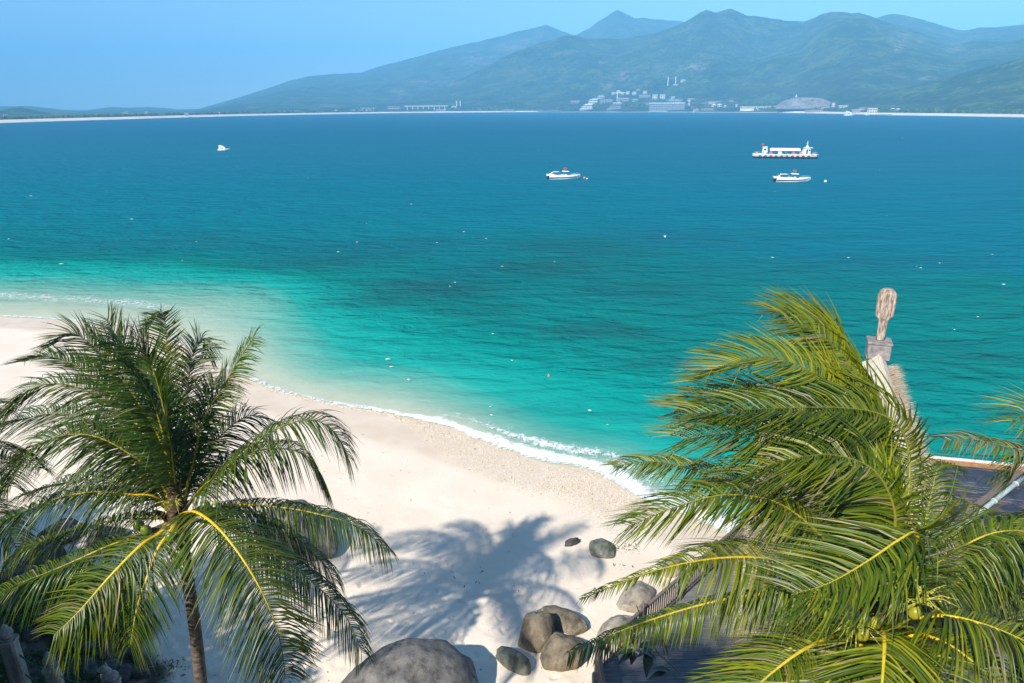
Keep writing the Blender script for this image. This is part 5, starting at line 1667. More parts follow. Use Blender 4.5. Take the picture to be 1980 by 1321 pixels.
def annex():
    Z = 4.5
    a = on(1785, 893, Z)[:2]; b = on(1985, 912, Z)[:2]
    u = (b - a) / np.linalg.norm(b - a); v = np.array([u[1], -u[0]])
    o = empty('annex_building', (a[0], a[1], 0), math.atan2(u[1], u[0]))
    prop(o, 'low annex with a dark blue-black sheet roof and ochre edge', 'building')
    W, D = 9.0, 12.0
    MB().box(.3, W - .3, -D + .3, -.3, 0.2, Z - .25).build('wall', WOOD_RED, o)
    MB().box(0, W, -D, 0, Z - .247, Z - .06).build('roof_slab', SLATE, o)
    r = random.Random(12)
    y = -.02
    while y > -D + .3:
        d = r.uniform(.75, 1.05)
        x = .02
        while x < W - .1:
            w = min(r.uniform(1.3, 2.4), W - .02 - x)
            h = r.uniform(0, .014)
            MB().box(x + .006, x + w - .006, max(y - d, -D + .02) + .006, y - .006, Z - .057, Z - .02 + h).build('roof_sheet', SLATE, o)
            x += w
        y -= d
    MB().box(0, W, .003, .20, Z - .25, Z + .09).build('edge_trim', TRIM_ORANGE, o)
    MB().box(-.02, W, .203, .30, Z - .25, Z + .16).build('edge_cap', WHITE_EDGE, o)
    p0 = on(1990, 915, Z + .15); p1 = on(1845, 1030, Z + .15)
    def loc(p):
        q = np.array(p[:2]) - a
        return (float(np.dot(q, u)), float(np.dot(q, np.array([-u[1], u[0]]))), Z + .14)
    A, B = Vector(loc(p0)), Vector(loc(p1))
    MB().tube([A, A.lerp(B, .33), A.lerp(B, .66), B], .085, 10).build('pipe', PIPE, o, smooth=True)
    for t_ in (.2, .5, .8):
        c = A.lerp(B, t_); d = (B - A).normalized()
        MB().tube([c - d * .06, c + d * .06], .11, 10).build('pipe_collar', PIPE, o, smooth=True)
    side = (B - A).cross(Vector((0, 0, 1))).normalized() * .26
    c0, c1 = A + side, B + side
    s2 = side.normalized() * .11
    MB().hexa([c0 - s2 - Vector((0, 0, .13)), c1 - s2 - Vector((0, 0, .13)), c1 + s2 - Vector((0, 0, .13)), c0 + s2 - Vector((0, 0, .13))], [c0 - s2, c1 - s2, c1 + s2, c0 + s2]).build('timber_kerb', WOOD_RAIL, o)
annex()

# ---------------------------------------------------------- sapling with red-brown leaves in front of the deck
def sapling():
    base = np.array([4.3, 6.6, 1.4])
    o = empty('sapling', tuple(base))
    prop(o, 'thin sapling with a few red-brown leaves in front of the deck railing', 'plant')
    D_ = 12.5
    pts = [base + (0, 0, -.3), at(1420, 1480, D_), at(1330, 1321, D_), at(1271, 1262, D_ + .1), at(1245, 1205, D_ + .2), at(1231, 1172, D_ + .2)]
    P, L = catmull([np.array(p) - base for p in pts], 40)
    TW = pmat('twig_bark', (0.16, 0.12, 0.09), (0.30, 0.24, 0.19), 9, .8, .2, .3)
    MB().tube([tuple(p) for p in P], list(np.linspace(.035, .008, 40)), 7).build('stem', TW, o, smooth=True)
    LEAF_DK = pmat('leaf_dark_olive', (0.03, 0.032, 0.015), (0.07, 0.06, 0.025), 8, .4, .5, .1)
    def leaf(px, py, dd, d, L, mat, w=.45):
        p = at(px, py, D_ + dd) - base
        d = Vector(d).normalized(); s = d.cross(Vector((.1, .2, 1))).normalized(); n = s.cross(d)
        vs, fs = [], []
        N = 7
        for i in range(N):
            t = i / (N - 1)
            hw = L * w * .5 * math.sin(math.pi * min(.97, .06 + .92 * t ** .8)) + .002
            c = Vector(p) + d * L * t - Vector((0, 0, 1)) * L * .28 * t * t
            vs += [c - s * hw + n * hw * .35, c, c + s * hw + n * hw * .35]
        for i in range(N - 1):
            for k in range(2):
                fs.append((i * 3 + k, i * 3 + k + 1, i * 3 + k + 4, i * 3 + k + 3))
        MB().add(vs, fs).build('leaf', mat, o, smooth=True)
    for i, (px, py, d) in enumerate([(1228, 1262, (-.7, -.3, -.1)), (1228, 1262, (-.3, -.7, .2)), (1226, 1256, (.1, -.5, .5)), (1240, 1258, (.5, -.4, .1)), (1226, 1252, (-.2, .3, .7)), (1236, 1254, (.7, .3, .1)), (1228, 1260, (-.8, .2, -.2)), (1262, 1255, (-.6, -.3, .1)), (1255, 1258, (-.2, -.7, -.3))]):
        leaf(px, py, r_.uniform(-.1, .1), d, r_.uniform(.30, .42), LEAF_RED if i in (1, 2) else LEAF_DK)
    for (px, py, d) in [(1279, 1236, (.35, -.3, -.8)), (1282, 1237, (.8, -.2, -.3)), (1289, 1302, (-1, -.2, .05)), (1296, 1300, (-.9, .3, .2))]:
        leaf(px, py, 0, d, .34, LEAF_DK)
    MB().tube([Vector(at(1271, 1262, D_ + .1) - base), Vector(at(1236, 1258, D_) - base)], [.012, .006], 6).build('twig', TW, o)
    MB().tube([Vector(at(1312, 1303, D_) - base), Vector(at(1290, 1301, D_) - base)], [.012, .006], 6).build('twig', TW, o)
    MB().tube([Vector(at(1285, 1275, D_ + .1) - base), Vector(at(1280, 1238, D_) - base)], [.010, .005], 6).build('twig', TW, o)
r_ = random.Random(44)
sapling()

# ================================================================== boats and buoys
GEL = pmat('white_gelcoat', (0.76, 0.77, 0.77), (0.84, 0.84, 0.83), 3, .3, .5, 0)
NAVY = pmat('navy_stripe', (0.01, 0.014, 0.05), (0.02, 0.025, 0.08), 3, .3, .5, 0)
BLACK = pmat('black_rubber', (0.012, 0.012, 0.013), (0.035, 0.035, 0.035), 4, .6, .3, .2)
GLASS = pmat('tinted_glass', (0.02, 0.03, 0.035), (0.05, 0.06, 0.065), 3, .1, .6, 0)
STEEL = pmat('steel_tube', (0.5, 0.5, 0.5), (0.62, 0.62, 0.62), 3, .3, .5, 0, metal=.8)
FLAG = pmat('red_cloth', (0.55, 0.025, 0.02), (0.65, 0.05, 0.03), 3, .8, .2, 0)
ORANGE = pmat('orange_paint', (0.65, 0.12, 0.03), (0.75, 0.18, 0.06), 4, .5, .4, 0)
BOAT_GREY = pmat('boat_grey', (0.42, 0.45, 0.47), (0.58, 0.6, 0.6), 2, .5, .4, .1)
TEAL = pmat('teal_paint', (0.05, 0.25, 0.28), (0.10, 0.34, 0.36), 4, .5, .4, 0)
BLUE = pmat('blue_paint', (0.03, 0.08, 0.35), (0.05, 0.12, 0.42), 4, .5, .4, 0)
PINKISH = pmat('faded_red_paint', (0.55, 0.20, 0.17), (0.68, 0.36, 0.32), 4, .6, .3, 0)

def flag(parent, x, y, z, s, h):
    MB().tube([(x, y, z), (x, y, z + h)], .02 * s, 6).build('flag_pole', STEEL, parent)
    N = 8; vs, fs = [], []
    for i in range(N):
        t = i / (N - 1)
        for zz in (0, 1):
            vs.append((x - s * t, y + .10 * s * math.sin(t * 7), z + h - s * .68 + zz * s * .66 - .08 * s * t))
    for i in range(N - 1):
        fs.append((2 * i, 2 * i + 2, 2 * i + 3, 2 * i + 1))
    b = len(vs)
    vs2 = [(v[0], v[1] + .012, v[2]) for v in vs]
    fs2 = [tuple(b + k for k in reversed(f)) for f in fs]
    MB().add(vs + vs2, fs + fs2).build('flag', FLAG, parent)

def hull_loft(stations, n=10):
    """stations: (x, half_beam, keel z, chine z, sheer z, chine_beam)"""
    V, F = [], []
    for (x, hb, kz, cz, sz, cb) in stations:
        half = [(0, kz), (cb * .6, kz + (cz - kz) * .45), (cb, cz), (hb * .98, cz + (sz - cz) * .55), (hb, sz)]
        ring = [(x, -y, z) for y, z in reversed(half)] + [(x, y, z) for y, z in half[1:]]
        V += ring
    k = 9
    for i in range(len(stations) - 1):
        for j in range(k - 1):
            F.append((i * k + j, (i + 1) * k + j, (i + 1) * k + j + 1, i * k + j + 1))
    F.append(tuple(range(k)))
    return V, F

def speedboat(name, loc, rz, label, group):
    o = empty(name, loc, rz)
    prop(o, label, 'boat', group)
    # x forward, stern at -4.3, bow at 5
    st = [(-4.1, 1.25, -.35, .0, 1.35, 1.1), (-2.5, 1.35, -.4, .02, 1.32, 1.2), (-.5, 1.38, -.42, .05, 1.22, 1.22), (1.5, 1.3, -.4, .12, 1.15, 1.1), (3.2, .95, -.28, .32, 1.18, .72), (4.3, .5, .05, .6, 1.26, .34), (5.0, .06, .75, .95, 1.34, .04)]
    V, F = hull_loft(st)
    MB().add(V, F).build('hull', GEL, o, smooth=False)
    # deck
    dk = MB()
    for a, b in zip(st[2:-1], st[3:]):
        dk.add([(a[0], -a[1] * .97, a[4] - .03), (b[0], -b[1] * .97, b[4] - .03), (b[0], b[1] * .97, b[4] - .03), (a[0], a[1] * .97, a[4] - .03)], [(0, 1, 2, 3)])
    dk.build('foredeck', GEL, o)
    MB().box(-4.05, -.5, -1.2, 1.2, .35, .40).build('cockpit_floor', BOAT_GREY, o)
    MB().hexa([(-4.9, -1.0, .95), (-4.12, -1.2, 1.05), (-4.12, 1.2, 1.05), (-4.9, 1.0, .95)], [(-5.0, -1.0, 1.42), (-4.12, -1.22, 1.34), (-4.12, 1.22, 1.34), (-5.0, 1.0, 1.42)]).build('stern_platform', GEL, o)
    # stripe standing a little off both sides
    for s in (-1, 1):
        for a, b in zip(st[:-1], st[1:]):
            def pt(q, f, e):
                y = q[1] * (.99 - .0 * f) + .012
                z = q[3] + (q[4] - q[3]) * f
                return (q[0], s * y, z)
            f0, f1 = .18 + .09 * (a[0] + 4) / 9 * 3, .40 + .06 * (a[0] + 4) / 9 * 3
            g0, g1 = .18 + .09 * (b[0] + 4) / 9 * 3, .40 + .06 * (b[0] + 4) / 9 * 3
            q = [pt(a, f0, 0), pt(b, g0, 0), pt(b, g1, 0), pt(a, f1, 0)]
            MB().hexa(q, [(x, y + s * .012, z) for x, y, z in q]).build('stripe', NAVY, o)
    m = MB().hexa([(-4.75, -.28, -.5), (-4.25, -.24, -.5), (-4.25, .24, -.5), (-4.75, .28, -.5)], [(-4.9, -.3, .45), (-4.2, -.26, .45), (-4.2, .26, .45), (-4.9, .3, .45)])
    m.hexa([(-4.95, -.32, .455), (-4.2, -.3, .455), (-4.2, .3, .455), (-4.95, .32, .455)], [(-4.8, -.22, .93), (-4.3, -.2, .93), (-4.3, .2, .93), (-4.8, .22, .93)])
    m.build('outboard_motor', BLACK, o, bevel=.04)
    # windscreen and helm
    MB().hexa([(1.55, -.95, 1.15), (1.62, -.95, 1.15), (1.62, .95, 1.15), (1.55, .95, 1.15)], [(1.0, -.8, 1.72), (1.06, -.8, 1.72), (1.06, .8, 1.72), (1.0, .8, 1.72)]).build('windscreen', GLASS, o)
    MB().box(.55, 1.0, -.45, .45, .42, 1.38).build('console', GEL, o)
    # T-top
    for x, y in ((1.5, -.7), (1.5, .7), (.2, -.7), (.2, .7)):
        MB().tube([(x, y, .5), (x - .1, y, 2.16)], .03, 6).build('top_post', STEEL, o)
    MB().hexa([(-.35, -.9, 2.16), (1.75, -.8, 2.10), (1.75, .8, 2.10), (-.35, .9, 2.16)], [(-.25, -.8, 2.34), (1.55, -.7, 2.24), (1.55, .7, 2.24), (-.25, .8, 2.34)]).build('hard_top', GEL, o)
    # aft frame with cover
    mb = MB()
    for s in (-1, 1):
        mb.tube([(-4.0, s * 1.15, 1.35), (-3.2, s * 1.05, 2.0), (-1.2, s * 1.05, 2.05), (-.6, s * 1.2, 1.3)], .03, 6)
    for x in (-3.1, -2.2, -1.3):
        mb.tube([(x, -1.05, 2.02), (x, 1.05, 2.02)], .025, 6)
    mb.build('aft_frame', STEEL, o)
    MB().hexa([(-3.2, -1.0, 1.96), (-1.3, -1.0, 1.99), (-1.3, 1.0, 1.99), (-3.2, 1.0, 1.96)], [(-3.1, -.9, 2.12), (-1.4, -.9, 2.15), (-1.4, .9, 2.15), (-3.1, .9, 2.12)]).build('folded_awning', BOAT_GREY, o)
    for i, x in enumerate((-3.3, -2.3, -1.3)):
        MB().box(x - .3, x + .25, -1.05, 1.05, .405, .78).hexa([(x - .3, -1.05, .783), (x - .18, -1.05, .783), (x - .18, 1.05, .783), (x - .3, 1.05, .783)], [(x - .38, -1.05, 1.25), (x - .28, -1.05, 1.25), (x - .28, 1.05, 1.25), (x - .38, 1.05, 1.25)]).build('seat', BOAT_GREY, o)
    MB().tube([(-1.0, -1.15, 1.3), (-1.0, -1.15, 2.3)], .025, 6).tube([(-1.0, 1.15, 1.3), (-1.0, 1.15, 2.3)], .025, 6).build('pole', STEEL, o)
    rl = MB()
    for s in (-1, 1):
        rl.tube([(2.2, s * 1.12, 1.2), (2.6, s * 1.0, 1.5), (4.1, s * .52, 1.6), (4.85, s * .08, 1.62)], .022, 6)
        for x, y in ((3.2, .85), (4.1, .52)):
            rl.tube([(x, s * y, 1.2), (x, s * y, 1.56)], .018, 6)
    rl.build('bow_rail', STEEL, o)
    flag(o, .9, 0, 2.3, .8, 1.0)
    o.scale = (.87, .87, .87)
    return o

def copy_tree(o, parent=None):
    c = o.copy(); COL.objects.link(c)
    c.parent = parent
    for ch in o.children:
        copy_tree(ch, c)
    return c

pA = on(1530, 352.5, 0); pB = on(1089, 347, 0)
sb = speedboat('speedboat', (pA[0], pA[1], .12), math.radians(-12), 'white speedboat with dark stripe and red flag, nearest the ferry on the right', 'white speedboats at their moorings')
sb2 = copy_tree(sb)
sb2.location = (pB[0], pB[1], .12); sb2.rotation_euler = (0, 0, math.radians(-3))
sb2['label'] = 'white speedboat with dark stripe moored alone beside an orange buoy in mid sea'

def ferry():
    p = on(1517, 306, 0)
    o = empty('ferry', (p[0], p[1], 0.0), math.radians(-14))
    o.scale = (.87, .87, .87)
    prop(o, 'long flat white ferry with a white canopy amidships and a cabin at each end', 'ferry')
    L = 12.4
    def outline(e, w=2.7):
        return [(-L - e, -w * .55), (-L + 1.2, -w - e * .2), (L - 3.0, -w - e * .2), (L - .6, -w * .6), (L + .15 + e, 0), (L - .6, w * .6), (L - 3.0, w + e * .2), (-L + 1.2, w + e * .2), (-L - e, w * .55)]
    MB().hexa([(x * .985, y * .9, -.5) for x, y in outline(0)], [(x, y, .75) for x, y in outline(0)]).build('lower_hull', BLACK, o)
    MB().hexa([(x, y, .753) for x, y in outline(.06)], [(x, y, 1.45) for x, y in outline(.18)]).build('upper_hull', BOAT_GREY, o)
    bw = MB()
    ol = outline(.16)
    for a, b in zip(ol, ol[1:] + ol[:1]):
        bw.hexa([(a[0], a[1], 1.453), (b[0], b[1], 1.453), (b[0] * .992, b[1] * .96, 1.453), (a[0] * .992, a[1] * .96, 1.453)], [(a[0], a[1], 1.72), (b[0], b[1], 1.72), (b[0] * .992, b[1] * .96, 1.72), (a[0] * .992, a[1] * .96, 1.72)])
    bw.build('bulwark', GEL, o)
    tyre = MB()
    N, M = 12, 6
    vs, fs = [], []
    for i in range(N):
        a = 2 * math.pi * i / N
        for j in range(M):
            b = 2 * math.pi * j / M
            vs.append(((.36 + .13 * math.cos(b)) * math.cos(a), .13 * math.sin(b), (.36 + .13 * math.cos(b)) * math.sin(a)))
    for i in range(N):
        for j in range(M):
            fs.append((i * M + j, ((i + 1) % N) * M + j, ((i + 1) % N) * M + (j + 1) % M, i * M + (j + 1) % M))
    tm = MB().add(vs, fs).mesh('tyre_fender', True); tm.materials.append(BLACK)
    for k in range(10):
        link_mesh('tyre_fender', tm, None, o, (-9.8 + 2.05 * k, -2.92, .85))
    # stern cabin
    c = MB().hexa([(-8.9, -1.5, 1.46), (-6.9, -1.5, 1.46), (-6.9, 1.5, 1.46), (-8.9, 1.5, 1.46)], [(-8.8, -1.4, 4.3), (-7.2, -1.4, 4.3), (-7.2, 1.4, 4.3), (-8.8, 1.4, 4.3)]).build('cabin', GEL, o)
    MB().box(-8.95, -7.0, -1.6, 1.6, 4.303, 4.45).build('cabin_roof', GEL, c)
    MB().box(-8.45, -7.6, -1.52, -1.40, 3.05, 3.75).build('window', GLASS, c)
    MB().box(-8.7, -8.2, -1.62, -1.52, 1.75, 2.5).build('life_ring_box', PINKISH, o)
    flag(o, -8.5, 0, 4.45, .9, 1.3)
    # bow wheelhouse, raked at the back
    w = MB().hexa([(5.9, -1.6, 1.46), (9.3, -1.6, 1.46), (9.3, 1.6, 1.46), (5.9, 1.6, 1.46)], [(7.1, -1.45, 4.1), (9.2, -1.45, 4.1), (9.2, 1.45, 4.1), (7.1, 1.45, 4.1)]).build('wheelhouse', GEL, o)
    MB().box(6.9, 10.1, -1.75, 1.75, 4.103, 4.28).build('wheelhouse_roof', GEL, w)
    MB().hexa([(7.65, -1.62, 1.8), (8.3, -1.62, 1.8), (8.3, -1.50, 1.8), (7.65, -1.50, 1.8)], [(7.7, -1.52, 3.6), (8.3, -1.52, 3.6), (8.3, -1.40, 3.6), (7.7, -1.40, 3.6)]).build('door', GLASS, w)
    MB().box(9.25, 9.33, -1.2, 1.2, 2.9, 3.7).build('window', GLASS, w)
    MB().box(8.5, 9.1, -1.56, -1.45, 2.9, 3.6).build('window', GLASS, w)
    MB().box(7.6, 8.5, -.5, .5, 4.283, 4.95).build('radar_box', GEL, o)
    m = MB().tube([(8.05, 0, 4.953), (8.05, 0, 6.9)], [.16, .06], 8)
    m.box(7.55, 8.55, -.06, .06, 5.7, 5.8).box(7.9, 8.2, -.7, .7, 6.1, 6.2)
    m.build('mast', GEL, o)
    # canopy on posts
    N = 7; pr = []
    for i in range(N):
        a = math.pi * i / (N - 1)
        pr.append((-2.3 * math.cos(a), 3.05 + .95 * math.sin(a) ** .7))
    vs, fs = [], []
    for (x, s) in ((-6.0, .86), (-5.5, 1), (5.0, 1), (5.5, .86)):
        for y, z in pr:
            vs.append((x, y, 3.05 + (z - 3.05) * s))
    for i in range(3):
        for j in range(N - 1):
            fs.append((i * N + j, (i + 1) * N + j, (i + 1) * N + j + 1, i * N + j + 1))
    fs.append(tuple(range(N))); fs.append(tuple(3 * N + k for k in reversed(range(N))))
    MB().add(vs, fs).build('canopy', GEL, o)
    for x in (-5.7, -2.9, 0, 2.7, 5.2):
        for y in (-2.2, 2.2):
            MB().tube([(x, y, 1.46), (x, y, 3.1)], .06, 6).build('canopy_post', BOAT_GREY, o)
    for (x, w_, h, mt, nm) in [(-5.6, .8, 1.0, ORANGE, 'life_jacket_box'), (-2.3, 1.3, 1.0, GEL, 'white_locker'), (2.9, .95, .85, ORANGE, 'life_jacket_box'), (5.6, .9, .9, PINKISH, 'life_jacket_box'), (-4.6, .7, .8, BLUE, 'blue_locker'), (-7.4, .5, .6, TEAL, 'small_locker')]:
        MB().box(x - w_ / 2, x + w_ / 2, -2.45, -1.75, 1.725, 1.725 + h).build(nm, mt, o)
    for k in range(6):
        MB().box(-4.6 + 1.7 * k, -4.2 + 1.7 * k, -1.4, 1.6, 1.46, 1.9).build('bench', BOAT_GREY, o)
    rl = MB()
    for x0, x1 in ((-12.0, -9.2), (9.6, 12.0)):
        for y in (-1.9, 1.9):
            rl.tube([(x0, y * .9, 2.4), (x1, y * (.55 if x1 > 0 else 1), 2.4)], .035, 6)
            for k in range(4):
                x = x0 + (x1 - x0) * k / 3
                yy = y * (.9 + ((.55 if x1 > 0 else 1) - .9) * k / 3)
                rl.tube([(x, yy, 1.5), (x, yy, 2.4)], .03, 6)
    rl.build('deck_rail', STEEL, o)
    MB().box(-11.4, -10.6, -.7, .7, 1.46, 2.3).build('winch', PINKISH, o)
    MB().box(10.3, 11.0, -.6, .6, 1.46, 2.1).build('winch', PINKISH, o)
ferry()

def cabin_cruiser(loc, rz, label, s=1.0, name='cabin_boat'):
    o = empty(name, loc, rz)
    prop(o, label, 'boat')
    st = [(-2.9, 1.0, -.2, .05, .95, .9), (-1, 1.1, -.25, .08, .95, 1.0), (1, .95, -.2, .15, 1.0, .8), (2.3, .45, .1, .5, 1.1, .3), (2.95, .04, .65, .8, 1.2, .03)]
    st = [tuple(v * s for v in q) for q in st]
    V, F = hull_loft(st)
    MB().add(V, F).build('hull', GEL, o)
    k = s
    c = MB().hexa([(-2.3 * k, -.8 * k, .9 * k), (1.2 * k, -.75 * k, .9 * k), (1.2 * k, .75 * k, .9 * k), (-2.3 * k, .8 * k, .9 * k)], [(-2.2 * k, -.7 * k, 2.1 * k), (.4 * k, -.6 * k, 2.1 * k), (.4 * k, .6 * k, 2.1 * k), (-2.2 * k, .7 * k, 2.1 * k)]).build('cabin', GEL, o)
    MB().box(-1.7 * k, -.1 * k, -.83 * k, -.70 * k, 1.25 * k, 1.5 * k).build('window', GLASS, c)
    MB().hexa([(-2.3 * k, -.8 * k, 2.103 * k), (-.9 * k, -.7 * k, 2.103 * k), (-.9 * k, .7 * k, 2.103 * k), (-2.3 * k, .8 * k, 2.103 * k)], [(-2.2 * k, -.7 * k, 2.75 * k), (-1.3 * k, -.6 * k, 2.75 * k), (-1.3 * k, .6 * k, 2.75 * k), (-2.2 * k, .7 * k, 2.75 * k)]).build('flybridge', GEL, o)
    MB().hexa([(-.75 * k, -.6 * k, 2.103 * k), (-.2 * k, -.6 * k, 2.103 * k), (-.2 * k, .6 * k, 2.103 * k), (-.75 * k, .6 * k, 2.103 * k)], [(-.7 * k, -.5 * k, 2.7 * k), (-.45 * k, -.5 * k, 2.7 * k), (-.45 * k, .5 * k, 2.7 * k), (-.7 * k, .5 * k, 2.7 * k)]).build('windscreen', GEL, o)
    MB().tube([(-1.6 * k, 0, 2.75 * k), (-1.6 * k, 0, 3.3 * k)], .03 * k, 6).build('mast', STEEL, o)
    return o
p = on(433, 291.5, 0)
cabin_cruiser((p[0], p[1], .05), math.radians(2), 'small white cabin boat alone on the left part of the sea', .82)
p = on(1642, 224.3, 0)
cabin_cruiser((p[0], p[1], .2), math.radians(-8), 'white boat off the far beach, the wider one near the pier', 2.6)
p = on(1676, 223.6, 0)
cabin_cruiser((p[0], p[1], .2), math.radians(-160), 'white boat close to the far beach beside the boxy pale building', 1.6)

def buoy(px, py, r, mat, label):
    p = on(px, py, 0)
    o = MB().lathe([(.05 * r, -r), (.7 * r, -.7 * r), (r, 0), (.7 * r, .7 * r), (.3 * r, .95 * r), (.12 * r, 1.0 * r), (.12 * r, 1.25 * r)], 12).build('buoy', mat, None, (p[0], p[1], .35 * r), smooth=True)
    prop(o, label, 'buoy', 'mooring buoys')
buoy(1596, 352, .34, GEL, 'white buoy floating right of the speedboat under the ferry')
buoy(1130, 345.5, .36, ORANGE, 'orange buoy just off the bow of the mid-sea speedboat')
buoy(1135, 346.5, .22, GEL, 'smaller white buoy next to the orange buoy')
buoy(1286, 458.5, .12, GEL, 'tiny pale float alone on the open sea')
buoy(1061, 728, .10, ORANGE, 'tiny orange float on the teal shallows')

# ================================================================== buildings on the far shore
WALLS = [pmat('plaster_white', (0.80, 0.79, 0.77), (0.90, 0.89, 0.86), .3, .8, .2, 0), pmat('plaster_cream', (0.72, 0.64, 0.54), (0.82, 0.75, 0.65), .3, .8, .2, 0),
         pmat('concrete_pink', (0.48, 0.38, 0.34), (0.60, 0.50, 0.45), .3, .8, .2, 0), pmat('concrete_grey', (0.30, 0.31, 0.33), (0.40, 0.41, 0.42), .3, .8, .2, 0)]
ROOFS = [pmat('roof_white', (0.84, 0.83, 0.81), (0.92, 0.91, 0.89), .3, .8, .2, 0), pmat('roof_red', (0.50, 0.15, 0.09), (0.60, 0.24, 0.15), .3, .8, .2, 0), pmat('roof_sand', (0.52, 0.40, 0.30), (0.62, 0.5, 0.4), .3, .8, .2, 0)]
DARKWIN = pmat('dark_window', (0.03, 0.04, 0.05), (0.07, 0.08, 0.09), .5, .25, .5, 0)
WIN_CACHE = {}
FWD = np.array(ROT @ Vector((0, 0, -1)))
def building(px, py, wpx, hpx, label, floors=2, bays=4, wall=0, roof=0, kind='flat', name='villa', cat='building', group=None, depth=.7, win=True):
    p, rr = march(px, py)
    mpp = float(np.dot(p - CAM, FWD)) / FPX * .93
    W, H = wpx * mpp, hpx * mpp
    D = max(6.0, W * depth)
    az = math.atan2(p[0], p[1])
    o = empty(name, (p[0] + math.sin(az) * D / 2, p[1] + math.cos(az) * D / 2, p[2]), -az)
    prop(o, label, cat, group)
    Hw = H * (.78 if kind == 'hip' else .92)
    if kind == 'steps':
        for k in range(floors):
            w = W * (1 - .14 * k)
            x0 = -W / 2 + (W - w)
            MB().box(x0, W / 2, -D / 2 + k * D * .14, D / 2, Hw * k / floors - (8 if k == 0 else -.01), Hw * (k + 1) / floors - .2).build('storey', WALLS[wall], o)
    else:
        MB().box(-W / 2, W / 2, -D / 2, D / 2, -10, Hw).build('wall', WALLS[wall], o)
    if kind == 'hip':
        e = W * .06
        MB().hexa([(-W / 2 - e, -D / 2 - e, Hw + .02), (W / 2 + e, -D / 2 - e, Hw + .02), (W / 2 + e, D / 2 + e, Hw + .02), (-W / 2 - e, D / 2 + e, Hw + .02)], [(-W * .2, -.3, H), (W * .2, -.3, H), (W * .2, .3, H), (-W * .2, .3, H)]).build('roof', ROOFS[roof], o)
    elif kind == 'flat':
        MB().box(-W / 2 - .6, W / 2 + .6, -D / 2 - .6, D / 2 + .3, Hw + .02, H).build('roof', ROOFS[roof], o)
    else:
        MB().box(-W * .1, W / 2 + .6, -D * .1, D / 2 + .3, Hw - .15, H).build('roof', ROOFS[roof], o)
    if win:
        fh = Hw / floors
        bw = W / bays
        key = (round(bw, 1), round(fh, 1))
        if key not in WIN_CACHE:
            me = MB().box(-bw * .36, bw * .36, -.12, .25, -fh * .30, fh * .30).mesh('window'); me.materials.append(DARKWIN)
            WIN_CACHE[key] = me
        for f in range(floors):
            for b in range(bays):
                x = -W / 2 + bw * (b + .5)
                y = -D / 2
                if kind == 'steps':
                    w = W * (1 - .14 * f)
                    x = -W / 2 + (W - w) + w * (b + .5) / bays
                    y = -D / 2 + f * D * .14
                link_mesh('window', WIN_CACHE[key], None, o, (x, y, fh * (f + .5)))
    return o

# the resort on the headland
building(1289, 214.5, 72, 16, 'long grey hotel block with four rows of windows at the foot of the headland', 4, 22, 3, 0, 'flat', 'hotel', 'hotel', depth=.3)
building(1302, 198, 30, 5, 'low hall on top of the long grey hotel block', 1, 6, 3, 0, 'hip', 'hall', 'building', depth=.4)
building(1332, 205, 4, 12, 'slim tower at the right end of the long grey hotel', 4, 1, 1, 0, 'flat', 'stair_tower', 'tower', depth=1)
building(1133, 213, 26, 12, 'lower stepped white apartment block at the left of the headland', 3, 7, 0, 0, 'steps', 'apartment_block', 'building')
building(1146, 201, 20, 10, 'upper white stepped block with broad eaves on the headland slope', 2, 6, 0, 0, 'steps', 'apartment_block', 'building')
building(1162, 191, 14, 6, 'white hip-roofed villa above the stepped blocks', 1, 4, 0, 0, 'hip')
building(1187, 212.5, 30, 14, 'grey-white terraced block right below the crane on the headland', 4, 9, 3, 0, 'steps', 'apartment_block', 'building')
building(1172, 200, 26, 7, 'long low grey row left of the crane', 2, 8, 3, 0, 'flat', 'row_house', 'building', depth=.4)
building(1204, 198, 24, 8, 'long low grey row right of the crane', 2, 8, 3, 0, 'flat', 'row_house', 'building', depth=.4)
building(1196, 181, 9, 6, 'white villa at the top left of the headland crest', 2, 3, 0, 0, 'hip')
building(1186, 184, 8, 5, 'small pale villa left of the crest villa', 1, 3, 1, 0, 'flat')
building(1203, 184, 6, 6, 'narrow cream villa right of the crest villa', 2, 2, 1, 2, 'flat')
building(1214, 183, 7, 6, 'white villa at the middle of the headland crest', 2, 2, 0, 0, 'flat')
building(1226, 183.5, 8, 6, 'second white villa right of the middle of the crest', 2, 2, 0, 0, 'flat')
building(1247, 182, 8, 7, 'white villa with a red roof on the headland crest', 2, 2, 0, 1, 'hip')
building(1246, 190, 22, 6, 'wide grey villa just under the red roof', 2, 6, 3, 0, 'flat', depth=.5)
building(1266, 192, 10, 9, 'left one of the two twin white villas with dark windows', 2, 2, 0, 0, 'flat')
building(1281, 192, 10, 9, 'right one of the two twin white villas with dark windows', 2, 2, 0, 0, 'flat')
building(1234, 176, 8, 3.5, 'pinkish flat house highest on the headland crest', 1, 3, 2, 2, 'flat')
building(1228, 196.5, 13, 5, 'brown-roofed pavilion on the slope between the rows', 1, 3, 2, 2, 'hip', 'pavilion', 'pavilion')
building(1255, 203, 20, 4, 'low brown wall-like house left of the long hotel', 1, 5, 2, 2, 'flat')
building(1301, 192, 7, 5, 'small white house right of the twin villas', 1, 2, 0, 0, 'flat')
building(1312, 197, 17, 4, 'grey house behind the right end of the hotel', 1, 4, 3, 0, 'flat')
building(1336, 194, 14, 4, 'pinkish flat house on the slope above the slim tower', 1, 4, 2, 2, 'flat')
building(1112, 200, 18, 5, 'tan row of huts on the left shoulder of the headland', 1, 5, 2, 0, 'flat', 'row_house', 'building')
building(1321, 158, 10, 4, 'lone white house high on the forested slope', 1, 3, 0, 0, 'hip')
